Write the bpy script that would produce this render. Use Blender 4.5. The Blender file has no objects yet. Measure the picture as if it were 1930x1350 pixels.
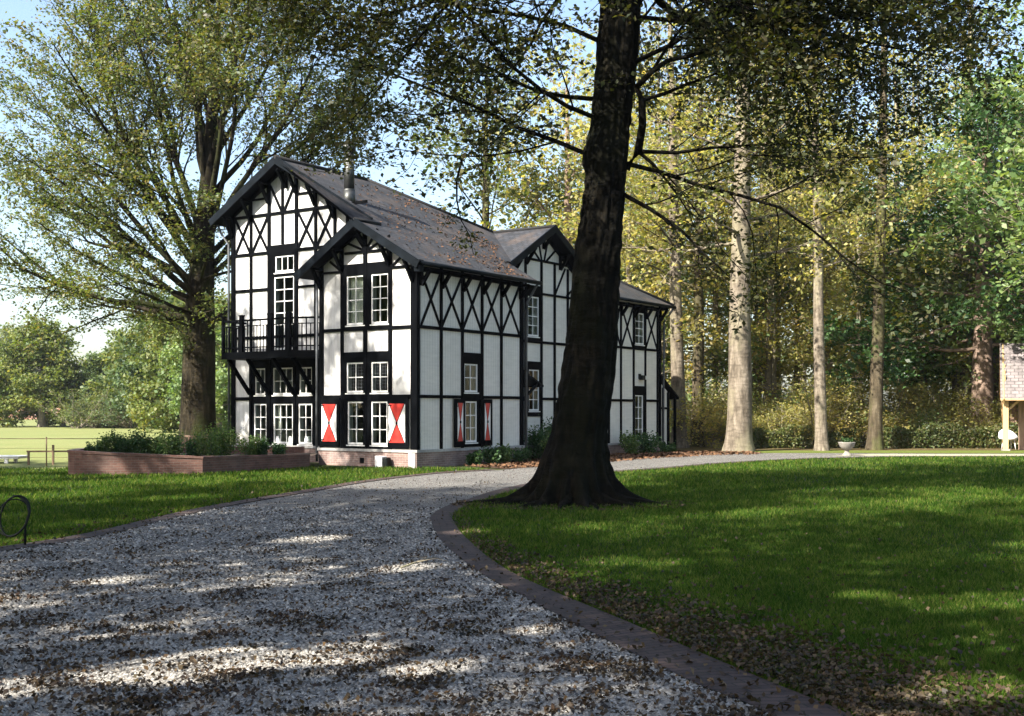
import bpy, bmesh, math, random
import numpy as np
from mathutils import Vector, Matrix
R = math.radians
sc = bpy.context.scene
col = sc.collection

# ------------------------------------------------------------------ camera
cam = bpy.data.cameras.new("camera")
cam.sensor_width = 36.0
cam.lens = 36.0 * 2200 / 1930
cam.shift_y = (772 - 675) / 1930
cam.clip_end = 2000
camo = bpy.data.objects.new("camera", cam)
camo.location = (0, 0, 1.7)
camo.rotation_euler = (R(90), 0, 0)
col.objects.link(camo)
sc.camera = camo

# ------------------------------------------------------------------ light
SUN_AZ = (-0.75, -0.66)          # horizontal direction towards the sun
SUN_EL = R(38)
w = bpy.data.worlds.new("World")
sc.world = w
w.use_nodes = True
nt = w.node_tree
sky = nt.nodes.new("ShaderNodeTexSky")
sky.sky_type = 'NISHITA'
sky.sun_disc = False
sky.sun_elevation = SUN_EL
sky.sun_rotation = math.atan2(SUN_AZ[0], SUN_AZ[1])
sky.air_density = 1.0
sky.dust_density = 2.2
sky.ozone_density = 0.8
nt.links.new(sky.outputs[0], nt.nodes["Background"].inputs[0])
nt.nodes["Background"].inputs[1].default_value = 0.105
sun = bpy.data.lights.new("sun", 'SUN')
sun.energy = 5.0
sun.angle = R(0.53)
sun.color = (1.0, 0.93, 0.82)
suno = bpy.data.objects.new("sun", sun)
sd = Vector((SUN_AZ[0] * math.cos(SUN_EL), SUN_AZ[1] * math.cos(SUN_EL), math.sin(SUN_EL))).normalized()
suno.rotation_euler = sd.to_track_quat('Z', 'Y').to_euler()
suno.location = (-20, -10, 30)
col.objects.link(suno)
sc.view_settings.view_transform = 'Standard'
sc.view_settings.look = 'None'
sc.view_settings.exposure = 1.75
sc.view_settings.gamma = 1
sc.cycles.max_bounces = 7
sc.cycles.diffuse_bounces = 3
sc.cycles.glossy_bounces = 3
sc.cycles.transmission_bounces = 4
sc.cycles.transparent_max_bounces = 6
sc.cycles.caustics_reflective = False
sc.cycles.caustics_refractive = False

# ------------------------------------------------------------------ materials
def lin(c):
    return tuple(c) + (1.0,)

class NT:
    def __init__(s, name):
        s.m = bpy.data.materials.new(name)
        s.m.use_nodes = True
        s.t = s.m.node_tree
        s.b = s.t.nodes["Principled BSDF"]
        s.out = s.t.nodes["Material Output"]
    def n(s, kind, **kw):
        x = s.t.nodes.new(kind)
        for k, v in kw.items():
            setattr(x, k, v)
        return x
    def l(s, a, b):
        s.t.links.new(a, b)
    def coord(s, scale=(1, 1, 1), kind='Object'):
        tc = s.n("ShaderNodeTexCoord")
        mp = s.n("ShaderNodeMapping")
        mp.inputs['Scale'].default_value = scale
        s.l(tc.outputs[kind], mp.inputs[0])
        return mp.outputs[0]
    def noise(s, vec, scale, detail=6, rough=.6):
        x = s.n("ShaderNodeTexNoise")
        x.inputs['Scale'].default_value = scale
        x.inputs['Detail'].default_value = detail
        x.inputs['Roughness'].default_value = rough
        s.l(vec, x.inputs['Vector'])
        return x.outputs['Fac']
    def ramp(s, fac, stops):
        x = s.n("ShaderNodeValToRGB")
        e = x.color_ramp.elements
        while len(e) < len(stops):
            e.new(0.5)
        for i, (p, c) in enumerate(stops):
            e[i].position = p
            e[i].color = lin(c) if not isinstance(c, (int, float)) else (c, c, c, 1)
        s.l(fac, x.inputs[0])
        return x.outputs[0]
    def mix(s, fac, a, b, mode='MIX'):
        x = s.n("ShaderNodeMix", data_type='RGBA', blend_type=mode)
        if isinstance(fac, (int, float)):
            x.inputs[0].default_value = fac
        else:
            s.l(fac, x.inputs[0])
        for i, v in ((6, a), (7, b)):
            if isinstance(v, tuple):
                x.inputs[i].default_value = lin(v)
            else:
                s.l(v, x.inputs[i])
        return x.outputs[2]
    def bump(s, h, strength=.3, dist=.02):
        x = s.n("ShaderNodeBump")
        x.inputs['Strength'].default_value = strength
        x.inputs['Distance'].default_value = dist
        s.l(h, x.inputs['Height'])
        s.l(x.outputs[0], s.b.inputs['Normal'])
    def base(s, c):
        if isinstance(c, tuple):
            s.b.inputs['Base Color'].default_value = lin(c)
        else:
            s.l(c, s.b.inputs['Base Color'])
    def rough(s, r):
        s.b.inputs['Roughness'].default_value = r

def noisy(name, c1, c2, scale=4, rough=.7, bump=.2, bscale=30, cscale=(1, 1, 1), dist=.01, lo=.35, hi=.65):
    a = NT(name)
    v = a.coord(cscale)
    a.base(a.ramp(a.noise(v, scale), [(lo, c1), (hi, c2)]))
    a.rough(rough)
    if bump:
        a.bump(a.noise(v, bscale), bump, dist)
    return a.m

def boards(name, c1, c2, axis_scale, rough=.6):
    """painted upright boards with narrow joints"""
    a = NT(name)
    v = a.coord((1, 1, 1))
    sx = a.n("ShaderNodeSeparateXYZ"); a.l(v, sx.inputs[0])
    add = a.n("ShaderNodeMath", operation='ADD'); a.l(sx.outputs[0], add.inputs[0]); a.l(sx.outputs[1], add.inputs[1])
    mul = a.n("ShaderNodeMath", operation='MULTIPLY'); a.l(add.outputs[0], mul.inputs[0]); mul.inputs[1].default_value = axis_scale
    fr = a.n("ShaderNodeMath", operation='FRACT'); a.l(mul.outputs[0], fr.inputs[0])
    joint = a.ramp(fr.outputs[0], [(0.0, 0.0), (.07, 1.0), (.93, 1.0), (1.0, 0.0)])
    n = a.noise(v, 1.3, 5)
    basec = a.ramp(n, [(.3, c1), (.7, c2)])
    fine = a.ramp(a.noise(a.coord((1.2, 1.2, 9)), 1.5, 7), [(.35, .90), (.65, 1.0)])
    c = a.mix(1.0, basec, fine, 'MULTIPLY')
    seam = a.ramp(joint, [(0, (.55, .55, .55)), (1, (1, 1, 1))])
    a.base(a.mix(1.0, c, seam, 'MULTIPLY'))
    a.rough(rough)
    a.bump(joint, .5, .006)
    return a.m

def brick(name, c1, c2, mortar, scale=1.0, bw=.21, bh=.065, uv=False, wear=(.5, .5, .5)):
    a = NT(name)
    v = a.coord((1, 1, 1), 'UV' if uv else 'Object')
    if not uv:
        sx = a.n("ShaderNodeSeparateXYZ"); a.l(v, sx.inputs[0])
        add = a.n("ShaderNodeMath", operation='ADD'); a.l(sx.outputs[0], add.inputs[0]); a.l(sx.outputs[1], add.inputs[1])
        cb = a.n("ShaderNodeCombineXYZ"); a.l(add.outputs[0], cb.inputs[0]); a.l(sx.outputs[2], cb.inputs[1])
        vv = cb.outputs[0]
    else:
        vv = v
    b = a.n("ShaderNodeTexBrick")
    b.inputs['Scale'].default_value = scale
    b.inputs['Brick Width'].default_value = bw
    b.inputs['Row Height'].default_value = bh
    b.inputs['Mortar Size'].default_value = bh * .09
    b.inputs['Color1'].default_value = lin(c1)
    b.inputs['Color2'].default_value = lin(c2)
    b.inputs['Mortar'].default_value = lin(mortar)
    a.l(vv, b.inputs['Vector'])
    n = a.ramp(a.noise(v, 2.2, 6), [(.3, .6), (.7, 1.15)])
    c = a.mix(1.0, b.outputs['Color'], n, 'MULTIPLY')
    n2 = a.ramp(a.noise(v, .9, 5), [(.5, 0.0), (.72, .55)])
    a.base(a.mix(n2, c, wear))
    a.rough(.85)
    mm = a.n("ShaderNodeMath", operation='SUBTRACT'); mm.inputs[0].default_value = 1
    a.l(b.outputs['Fac'], mm.inputs[1])
    hs = a.n("ShaderNodeMath", operation='ADD'); a.l(mm.outputs[0], hs.inputs[0])
    n3 = a.n("ShaderNodeMath", operation='MULTIPLY'); n3.inputs[1].default_value = .6
    a.l(a.noise(v, 45), n3.inputs[0]); a.l(n3.outputs[0], hs.inputs[1])
    a.bump(hs.outputs[0], .6, .008)
    return a.m

def leafmat(name, cols, trans=.42, clump=.5, rough=.6, gloss=.025):
    a = NT(name)
    g = a.n("ShaderNodeNewGeometry")
    r = a.ramp(g.outputs['Random Per Island'], [(i / max(1, len(cols) - 1), c) for i, c in enumerate(cols)])
    v = a.coord((1, 1, 1))
    k = a.ramp(a.noise(v, clump, 3), [(.32, (.62, .72, .62)), (.68, (1.3, 1.15, 1.0))])
    c = a.mix(1.0, r, k, 'MULTIPLY')
    d = a.n("ShaderNodeBsdfDiffuse"); a.l(c, d.inputs[0])
    t = a.n("ShaderNodeBsdfTranslucent")
    tc = a.mix(1.0, c, (1.5, 1.45, .75), 'MULTIPLY'); a.l(tc, t.inputs[0])
    m1 = a.n("ShaderNodeMixShader"); m1.inputs[0].default_value = trans
    a.l(d.outputs[0], m1.inputs[1]); a.l(t.outputs[0], m1.inputs[2])
    gl = a.n("ShaderNodeBsdfGlossy"); gl.inputs['Roughness'].default_value = rough
    gl.inputs[0].default_value = (.9, .95, 1, 1)
    m2 = a.n("ShaderNodeMixShader"); m2.inputs[0].default_value = gloss
    a.l(m1.outputs[0], m2.inputs[1]); a.l(gl.outputs[0], m2.inputs[2])
    a.l(m2.outputs[0], a.out.inputs[0])
    a.t.nodes.remove(a.b)
    return a.m

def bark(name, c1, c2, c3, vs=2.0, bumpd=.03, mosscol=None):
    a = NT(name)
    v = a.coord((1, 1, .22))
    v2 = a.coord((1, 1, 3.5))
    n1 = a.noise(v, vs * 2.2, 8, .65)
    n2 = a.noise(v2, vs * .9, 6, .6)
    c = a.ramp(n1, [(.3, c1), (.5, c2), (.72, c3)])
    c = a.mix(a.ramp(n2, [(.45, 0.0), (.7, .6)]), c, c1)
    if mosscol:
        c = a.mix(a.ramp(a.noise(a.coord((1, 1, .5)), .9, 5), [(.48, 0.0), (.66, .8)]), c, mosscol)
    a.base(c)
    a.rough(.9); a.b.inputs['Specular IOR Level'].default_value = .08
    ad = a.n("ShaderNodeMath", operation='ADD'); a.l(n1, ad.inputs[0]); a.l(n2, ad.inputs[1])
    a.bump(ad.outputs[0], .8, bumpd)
    return a.m

M = {}
def plaster():
    a = NT('white_plaster'); v = a.coord()
    c = a.ramp(a.noise(v, 1.4, 7), [(.3, (.53, .54, .55)), (.7, (.66, .66, .65))])
    st = a.ramp(a.noise(a.coord((7, 7, .7)), 1.2, 7, .65), [(.35, (.80, .79, .76)), (.62, (1, 1, 1))])
    c = a.mix(1.0, c, st, 'MULTIPLY')
    cr = a.ramp(a.noise(v, 5.5, 9, .75), [(.485, (1, 1, 1)), (.5, (.86, .86, .85)), (.515, (1, 1, 1))])
    c = a.mix(.7, c, a.mix(1.0, c, cr, 'MULTIPLY'))
    sp = a.n("ShaderNodeSeparateXYZ"); a.l(v, sp.inputs[0])
    nn = a.n("ShaderNodeMath", operation='MULTIPLY_ADD'); a.l(a.noise(a.coord((2.5, 2.5, .8)), 2.0, 6), nn.inputs[0]); nn.inputs[1].default_value = -1.6; a.l(sp.outputs[2], nn.inputs[2])
    dm = a.ramp(nn.outputs[0], [(.0, .55), (.35, 0.0)])      # splash dirt above the plinth
    a.base(a.mix(dm, c, (.30, .27, .21))); a.rough(.7)
    a.bump(a.noise(v, 14, 7, .7), .45, .012)
    return a.m
M['white'] = plaster()
M['board'] = boards('white_boards', (.66, .64, .58), (.76, .735, .67), 8.0)
M['black'] = noisy('black_timber_paint', (.0010, .0013, .0018), (.0028, .0034, .0045), 3, .55, .3, 25, (1, 1, .6), .004)
M['black'].node_tree.nodes['Principled BSDF'].inputs['Specular IOR Level'].default_value = .03
M['slateblue'] = noisy('dark_fascia_paint', (.003, .0045, .006), (.007, .010, .014), 3, .5, .2, 20)
M['slateblue'].node_tree.nodes['Principled BSDF'].inputs['Specular IOR Level'].default_value = .06
M['frame'] = noisy('white_window_paint', (.72, .72, .70), (.80, .80, .78), 5, .4, 0)
M['red'] = noisy('red_shutter_paint', (.42, .02, .015), (.52, .035, .022), 6, .45, .1)
M['shwhite'] = noisy('white_shutter_paint', (.68, .68, .66), (.78, .78, .76), 6, .45, .1)
M['plinth'] = brick('plinth_brick', (.20, .125, .11), (.27, .175, .15), (.34, .30, .27), wear=(.36, .30, .28))
M['cap'] = noisy('plinth_cap_stone', (.24, .235, .23), (.42, .41, .39), 3, .8, .3, 30)
M['bedbrick'] = brick('bed_brick', (.11, .05, .038), (.17, .082, .06), (.16, .12, .10), wear=(.17, .12, .10))
M['paver'] = brick('edging_brick', (.036, .021, .017), (.085, .052, .042), (.010, .008, .007), bw=.2, bh=.075, uv=True, wear=(.035, .028, .025))
M['roof'] = brick('slate_tiles', (.015, .018, .024), (.036, .039, .048), (.008, .008, .009), bw=.24, bh=.17, uv=True, wear=(.10, .068, .048))
M['roof2'] = brick('tile_roof', (.17, .15, .15), (.22, .19, .19), (.09, .08, .08), bw=.3, bh=.2, uv=True, wear=(.20, .18, .165))
M['steel'] = noisy('brushed_steel', (.06, .063, .06), (.12, .123, .12), 4, .5, .1)
M['steel'].node_tree.nodes["Principled BSDF"].inputs['Metallic'].default_value = .9
M['zinc'] = noisy('zinc_pipe', (.06, .065, .07), (.11, .12, .13), 4, .5, .1)
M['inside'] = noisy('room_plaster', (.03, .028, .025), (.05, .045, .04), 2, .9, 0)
M['curtain'] = noisy('curtain_cloth', (.55, .53, .48), (.68, .66, .61), 9, .9, .2, 20, (6, 6, .3))
M['newwood'] = noisy('fresh_larch', (.40, .26, .12), (.50, .34, .17), 3, .6, .3, 18, (3, 3, .3))
M['oldwood'] = noisy('weathered_wood', (.20, .13, .09), (.30, .20, .14), 4, .8, .3, 18, (3, 3, .4))
M['soil'] = noisy('bed_soil', (.035, .025, .018), (.07, .05, .035), 9, .95, .8, 22, dist=.03)
M['stone'] = noisy('weathered_stone', (.16, .15, .13), (.25, .235, .205), 7, .85, .4, 25)
M['iron'] = noisy('black_iron', (.003, .005, .005), (.007, .010, .009), 5, .6, .1)
M['iron'].node_tree.nodes['Principled BSDF'].inputs['Specular IOR Level'].default_value = .2
M['rust'] = noisy('brown_wire', (.16, .10, .06), (.22, .15, .09), 5, .7, .1)
M['whitepaint'] = noisy('white_garden_paint', (.70, .70, .70), (.80, .80, .80), 5, .5, .1)
M['farbrick'] = brick('far_red_brick', (.42, .18, .11), (.50, .24, .16), (.45, .38, .32), bw=.6, bh=.2, wear=(.5, .34, .26))
M['farroof'] = brick('far_orange_tiles', (.40, .15, .08), (.46, .20, .11), (.3, .12, .07), bw=.5, bh=.4, uv=True, wear=(.4, .22, .15))
M['shade'] = noisy('lamp_glass', (.5, .5, .45), (.6, .6, .55), 4, .4, 0)

def glassmat():
    a = NT('window_glass')
    t = a.n("ShaderNodeBsdfTransparent"); t.inputs[0].default_value = (.80, .84, .82, 1)
    g = a.n("ShaderNodeBsdfGlossy"); g.inputs['Roughness'].default_value = .015
    g.inputs[0].default_value = (.95, .97, 1, 1)
    nb = a.n("ShaderNodeBump"); nb.inputs['Strength'].default_value = .25; nb.inputs['Distance'].default_value = .004
    a.l(a.noise(a.coord((1, 1, 1)), 3.0, 2), nb.inputs['Height'])
    a.l(nb.outputs[0], g.inputs['Normal'])
    m = a.n("ShaderNodeMixShader")
    fr = a.n("ShaderNodeFresnel"); fr.inputs['IOR'].default_value = 1.85
    ge = a.n('ShaderNodeNewGeometry'); mu = a.n('ShaderNodeMath', operation='MULTIPLY'); iv = a.n('ShaderNodeMath', operation='SUBTRACT'); iv.inputs[0].default_value = 1
    a.l(ge.outputs['Backfacing'], iv.inputs[1]); a.l(iv.outputs[0], mu.inputs[0]); a.l(fr.outputs[0], mu.inputs[1])
    a.l(mu.outputs[0], m.inputs[0]); a.l(t.outputs[0], m.inputs[1]); a.l(g.outputs[0], m.inputs[2])
    a.l(m.outputs[0], a.out.inputs[0])
    a.t.nodes.remove(a.b)
    return a.m
M['glass'] = glassmat()

def groundmat(name, c1, c2, c3, s1=.25, s2=3.0, bump=.6, bs=40, dist=.03):
    a = NT(name)
    v = a.coord()
    n1 = a.noise(v, s1, 6)
    n2 = a.noise(v, s2, 8, .7)
    n3 = a.noise(v, bs, 4, .7)
    c = a.ramp(n1, [(.3, c1), (.7, c2)])
    c = a.mix(a.ramp(n2, [(.42, 0.0), (.68, .7)]), c, c3)
    k = a.ramp(n3, [(.3, .65), (.7, 1.25)])
    a.base(a.mix(1.0, c, k, 'MULTIPLY'))
    a.rough(.95)
    a.b.inputs['Specular IOR Level'].default_value = .15
    a.bump(n3, bump, dist)
    return a.m
M['ground'] = groundmat('ground_soil_grass', (.05, .065, .02), (.075, .085, .03), (.06, .045, .025))
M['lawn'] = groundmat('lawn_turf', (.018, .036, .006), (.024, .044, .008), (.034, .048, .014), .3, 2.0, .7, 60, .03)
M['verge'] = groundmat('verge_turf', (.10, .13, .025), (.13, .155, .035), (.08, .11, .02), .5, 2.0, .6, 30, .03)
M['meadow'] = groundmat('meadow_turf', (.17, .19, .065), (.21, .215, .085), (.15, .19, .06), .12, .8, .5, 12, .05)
M['forestfloor'] = groundmat('forest_floor', (.10, .07, .035), (.14, .095, .045), (.07, .09, .03), .5, 2, .8, 20, .05)
M['litterground'] = groundmat('leaf_strewn_soil', (.06, .038, .025), (.09, .058, .036), (.045, .032, .022), .8, 4, .8, 25, .03)
M['sand'] = groundmat('sandy_path', (.30, .27, .21), (.36, .32, .25), (.26, .24, .17), .5, 3, .4, 30, .02)

def gravelmat():
    a = NT('gravel')
    v = a.coord()
    vo = a.n("ShaderNodeTexVoronoi"); vo.inputs['Scale'].default_value = 48
    a.l(v, vo.inputs['Vector'])
    sx = a.n("ShaderNodeSeparateColor"); a.l(vo.outputs['Color'], sx.inputs[0])
    c = a.ramp(sx.outputs[0], [(0, (.05, .048, .044)), (.35, (.13, .127, .12)), (.7, (.24, .235, .22)), (1, (.46, .44, .40))])
    e = a.ramp(vo.outputs['Distance'], [(.35, 1.0), (.85, .45)])
    c = a.mix(1.0, c, e, 'MULTIPLY')
    n = a.ramp(a.noise(v, .7, 6), [(.35, .82), (.65, 1.08)])
    c = a.mix(1.0, c, n, 'MULTIPLY')
    n2 = a.ramp(a.noise(v, 5.5, 6, .7), [(.52, 0.0), (.66, .6)])
    a.base(a.mix(n2, c, (.10, .07, .05)))
    a.rough(.85)
    inv = a.n("ShaderNodeMath", operation='SUBTRACT'); inv.inputs[0].default_value = 1
    a.l(vo.outputs['Distance'], inv.inputs[1])
    a.bump(inv.outputs[0], 1.0, .025)
    return a.m
M['gravel'] = gravelmat()

def islandmat(name, cols, rough=.85):
    a = NT(name)
    g = a.n("ShaderNodeNewGeometry")
    a.base(a.ramp(g.outputs['Random Per Island'], [(i / (len(cols) - 1), c) for i, c in enumerate(cols)]))
    a.rough(rough)
    a.b.inputs['Specular IOR Level'].default_value = .25
    return a.m
M['pebble'] = islandmat('pebbles', [(.07, .063, .055), (.31, .295, .27), (.17, .16, .145), (.43, .41, .375), (.23, .205, .17), (.12, .115, .105), (.57, .54, .48)])
M['dryleaf'] = leafmat('dry_leaves', [(.022, .014, .009), (.05, .03, .018), (.016, .012, .009), (.12, .075, .035), (.03, .02, .013)], .2, 2.0)
M['dryleaf2'] = leafmat('pale_dry_leaves', [(.035, .024, .015), (.13, .095, .055), (.026, .018, .011), (.07, .046, .028), (.02, .015, .01)], .2, 2.0)
M['blade'] = leafmat('grass_blades', [(.024, .060, .009), (.042, .100, .015), (.082, .140, .028), (.15, .17, .052)], .4, 1.4, gloss=0.0)
M['l_hero'] = leafmat('near_beech_leaves', [(.025, .036, .009), (.045, .06, .014), (.07, .078, .020), (.075, .062, .024), (.035, .052, .014)], .42, gloss=.035)
M['l_beech'] = leafmat('beech_leaves', [(.055, .090, .020), (.09, .135, .030), (.14, .17, .042), (.15, .125, .05), (.05, .085, .020)], .46, gloss=.035)
M['l_wood'] = leafmat('wood_leaves', [(.17, .205, .055), (.28, .30, .085), (.38, .37, .12), (.36, .30, .11), (.15, .20, .055)], .52, gloss=.035)
M['l_gold'] = leafmat('golden_leaves', [(.28, .27, .08), (.36, .33, .11), (.34, .27, .11), (.24, .26, .07)], .5, gloss=.035)
M['l_dark'] = leafmat('dark_oak_leaves', [(.022, .065, .020), (.040, .10, .030), (.065, .13, .038), (.03, .08, .024)], .36)
M['l_fresh'] = leafmat('fresh_green_leaves', [(.10, .18, .06), (.15, .24, .08), (.20, .27, .10), (.11, .17, .05)], .45, gloss=.035)
M['l_far'] = leafmat('field_tree_leaves', [(.09, .14, .035), (.13, .18, .045), (.17, .18, .05), (.08, .13, .045)], .4, .25)
M['l_teal'] = leafmat('far_dark_leaves', [(.05, .09, .04), (.08, .13, .055), (.11, .15, .06)], .35, .25)
M['l_shrub'] = leafmat('shrub_leaves', [(.07, .14, .035), (.12, .20, .05), (.05, .10, .03), (.17, .22, .07)], .4, 3)
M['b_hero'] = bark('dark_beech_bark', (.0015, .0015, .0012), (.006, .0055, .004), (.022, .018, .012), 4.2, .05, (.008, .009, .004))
M['b_beech'] = bark('grey_beech_bark', (.03, .025, .017), (.065, .052, .034), (.14, .115, .08), 2.2, .02, (.09, .10, .035))
M['b_left'] = bark('dark_left_bark', (.006, .005, .004), (.018, .015, .010), (.055, .045, .028), 3.0, .04, (.030, .038, .012))  # darker bark tones with moss patches, for the left beech
M['b_pale'] = bark('pale_bark', (.055, .046, .035), (.155, .13, .10), (.28, .24, .19), 3.0, .03, (.24, .22, .14))
M['b_brown'] = bark('brown_bark', (.12, .085, .065), (.22, .16, .125), (.32, .24, .19), 2.0, .02)
M['b_dim'] = bark('wood_bark', (.13, .11, .08), (.22, .19, .145), (.32, .28, .22), 2.0, .02, (.16, .16, .07))

# ------------------------------------------------------------------ mesh helpers
def tag(o, label=None, cat=None, group=None, kind=None):
    if label: o['label'] = label
    if cat: o['category'] = cat
    if group: o['group'] = group
    if kind: o['kind'] = kind
    return o

def empty(name, loc=(0, 0, 0), rz=0):
    o = bpy.data.objects.new(name, None)
    o.location = loc
    o.rotation_euler = (0, 0, rz)
    o.empty_display_size = .3
    col.objects.link(o)
    return o

class MB:
    def __init__(s):
        s.v = []; s.f = []; s.mi = []; s.uv = []; s.sm = []
    def add(s, vs, fs, mi=0, uvs=None, smooth=False):
        b = len(s.v)
        s.v += [tuple(p) for p in vs]
        for k, f in enumerate(fs):
            s.f.append(tuple(b + i for i in f)); s.mi.append(mi); s.sm.append(smooth)
            s.uv.append(uvs[k] if uvs else [(0, 0)] * len(f))
    def hexa(s, p, mi=0):
        s.add(p, [(0, 3, 2, 1), (4, 5, 6, 7), (0, 1, 5, 4), (1, 2, 6, 5), (2, 3, 7, 6), (3, 0, 4, 7)], mi)
    def box(s, a, b, mi=0):
        x0, y0, z0 = a; x1, y1, z1 = b
        s.hexa([(x0, y0, z0), (x1, y0, z0), (x1, y1, z0), (x0, y1, z0), (x0, y0, z1), (x1, y0, z1), (x1, y1, z1), (x0, y1, z1)], mi)
    def bar(s, a, b, w, h, up=(0, 0, 1), mi=0):
        a = Vector(a); b = Vector(b); d = (b - a).normalized(); up = Vector(up)
        if abs(d.dot(up)) > .99: up = Vector((1, 0, 0))
        r = d.cross(up).normalized(); u = r.cross(d).normalized()
        r *= w / 2; u *= h / 2
        s.hexa([a - r - u, a + r - u, b + r - u, b - r - u, a - r + u, a + r + u, b + r + u, b - r + u], mi)
    def tube(s, pts, rad, n=8, mi=0, cap=True):
        pts = [Vector(p) for p in pts]
        if not hasattr(rad, '__len__'): rad = [rad] * len(pts)
        b = len(s.v); ref = Vector((0, 0, 1)); fs = []
        for i, p in enumerate(pts):
            d = (pts[min(i + 1, len(pts) - 1)] - pts[max(i - 1, 0)]).normalized()
            rr = ref if abs(d.dot(ref)) < .95 else Vector((1, 0, 0))
            x = d.cross(rr).normalized(); y = d.cross(x).normalized()
            for k in range(n):
                t = 2 * math.pi * k / n
                s.v.append(tuple(p + (x * math.cos(t) + y * math.sin(t)) * rad[i]))
        for i in range(len(pts) - 1):
            for k in range(n):
                fs.append((b + i * n + k, b + i * n + (k + 1) % n, b + (i + 1) * n + (k + 1) % n, b + (i + 1) * n + k))
        if cap:
            fs.append(tuple(b + k for k in range(n))[::-1]); fs.append(tuple(b + (len(pts) - 1) * n + k for k in range(n)))
        for f in fs:
            s.f.append(f); s.mi.append(mi); s.sm.append(len(f) == 4); s.uv.append([(0, 0)] * len(f))
    def lathe(s, prof, n=20, c=(0, 0, 0), mi=0):
        b = len(s.v)
        for r, z in prof:
            for k in range(n):
                t = 2 * math.pi * k / n
                s.v.append((c[0] + r * math.cos(t), c[1] + r * math.sin(t), c[2] + z))
        for i in range(len(prof) - 1):
            for k in range(n):
                s.f.append((b + i * n + k, b + i * n + (k + 1) % n, b + (i + 1) * n + (k + 1) % n, b + (i + 1) * n + k))
                s.mi.append(mi); s.sm.append(True); s.uv.append([(0, 0)] * 4)
    def build(s, name, mats, parent=None, bevel=0):
        me = bpy.data.meshes.new(name)
        me.from_pydata(s.v, [], s.f)
        if not isinstance(mats, (list, tuple)): mats = [mats]
        for m in mats: me.materials.append(m)
        me.polygons.foreach_set('material_index', s.mi)
        me.polygons.foreach_set('use_smooth', s.sm)
        if any(u[0] != (0, 0) or len(set(u)) > 1 for u in s.uv):
            l = me.uv_layers.new(name='uv')
            l.data.foreach_set('uv', [c for u in s.uv for p in u for c in p])
        me.update()
        o = bpy.data.objects.new(name, me)
        col.objects.link(o)
        if parent: o.parent = parent
        if bevel:
            md = o.modifiers.new('b', 'BEVEL'); md.width = bevel; md.segments = 1; md.limit_method = 'ANGLE'
        return o

def np_obj(name, V, F, mats, parent=None, smooth=False, link=True):
    """V (n,3), F (m,k) arrays -> one mesh object"""
    me = bpy.data.meshes.new(name)
    V = np.asarray(V, np.float32); F = np.asarray(F, np.int32)
    me.vertices.add(len(V)); me.vertices.foreach_set('co', V.ravel())
    me.loops.add(F.size); me.loops.foreach_set('vertex_index', F.ravel())
    me.polygons.add(len(F))
    me.polygons.foreach_set('loop_start', np.arange(len(F), dtype=np.int32) * F.shape[1])
    me.polygons.foreach_set('loop_total', np.full(len(F), F.shape[1], np.int32))
    if smooth: me.polygons.foreach_set('use_smooth', np.ones(len(F), bool))
    if not isinstance(mats, (list, tuple)): mats = [mats]
    for m in mats: me.materials.append(m)
    me.update(calc_edges=True)
    o = bpy.data.objects.new(name, me)
    if link: col.objects.link(o)
    if parent: o.parent = parent
    return o

def sheet(name, pts, z, m, kind='structure'):
    bm = bmesh.new()
    vs = [bm.verts.new((x, y, z)) for x, y in pts]
    f = bm.faces.new(vs)
    bmesh.ops.triangulate(bm, faces=[f])
    bm.normal_update()
    for f in bm.faces:
        if f.normal.z < 0: f.normal_flip()
    me = bpy.data.meshes.new(name); bm.to_mesh(me); bm.free()
    me.materials.append(m)
    o = bpy.data.objects.new(name, me); col.objects.link(o)
    if kind: o['kind'] = kind
    return o

def smooth_line(pts, n=6):
    """Catmull-Rom through 2-D points"""
    out = []
    P = [pts[0]] + list(pts) + [pts[-1]]
    for i in range(1, len(P) - 2):
        for k in range(n):
            t = k / n
            a, b, c, d = (np.array(P[i + j - 1], float) for j in range(4))
            out.append(tuple(.5 * ((2 * b) + (c - a) * t + (2 * a - 5 * b + 4 * c - d) * t * t + (3 * b - a - 3 * c + d) * t ** 3)))
    out.append(tuple(pts[-1]))
    return out

def inside(px, py, poly):
    x = np.asarray(px); y = np.asarray(py); r = np.zeros(len(x), bool)
    n = len(poly)
    for i in range(n):
        x0, y0 = poly[i]; x1, y1 = poly[(i + 1) % n]
        if y0 == y1: continue
        c = ((y0 > y) != (y1 > y)) & (x < (x1 - x0) * (y - y0) / (y1 - y0) + x0)
        r ^= c
    return r

# ------------------------------------------------------------------ ground
sheet('ground', [(-500, -60), (500, -60), (500, 700), (-500, 700)], 0, M['ground'])
g_right = smooth_line([(1.9, 3.0), (1.62, 5.2), (1.40, 6.47), (1.10, 7.22), (.55, 8.95), (-.36, 12.14), (-.95, 15.2), (-1.17, 17.16),
                       (-1.28, 18.42), (-1.15, 20.2), (-.75, 22.2), (-.28, 24.44), (.9, 28.2), (2.2, 31.2), (4.02, 33.4), (6.5, 36.8), (9.4, 39.6), (12.3, 41.1), (18.4, 42.0), (60, 43.5)])
b_right = smooth_line([(2.45, 3.0), (2.10, 5.2), (1.84, 6.47), (1.55, 7.3), (.92, 9.2), (-.03, 12.14), (-.62, 15.4), (-.83, 17.16),
                       (-.94, 18.42), (-.82, 20.1), (-.45, 22.0), (.05, 24.2), (1.2, 27.9), (2.5, 30.9), (4.3, 33.1), (6.8, 36.5), (9.6, 39.3), (12.4, 40.8), (18.4, 41.7), (60, 43.2)])
g_left = smooth_line([(-9.0, 3.0), (-8.0, 8), (-6.9, 12.2), (-6.12, 13.7), (-5.46, 15.6), (-5.05, 19.7), (-4.0, 24.3), (-3.25, 27.4), (-1.9, 30.7), (-.4, 32.4)])
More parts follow.
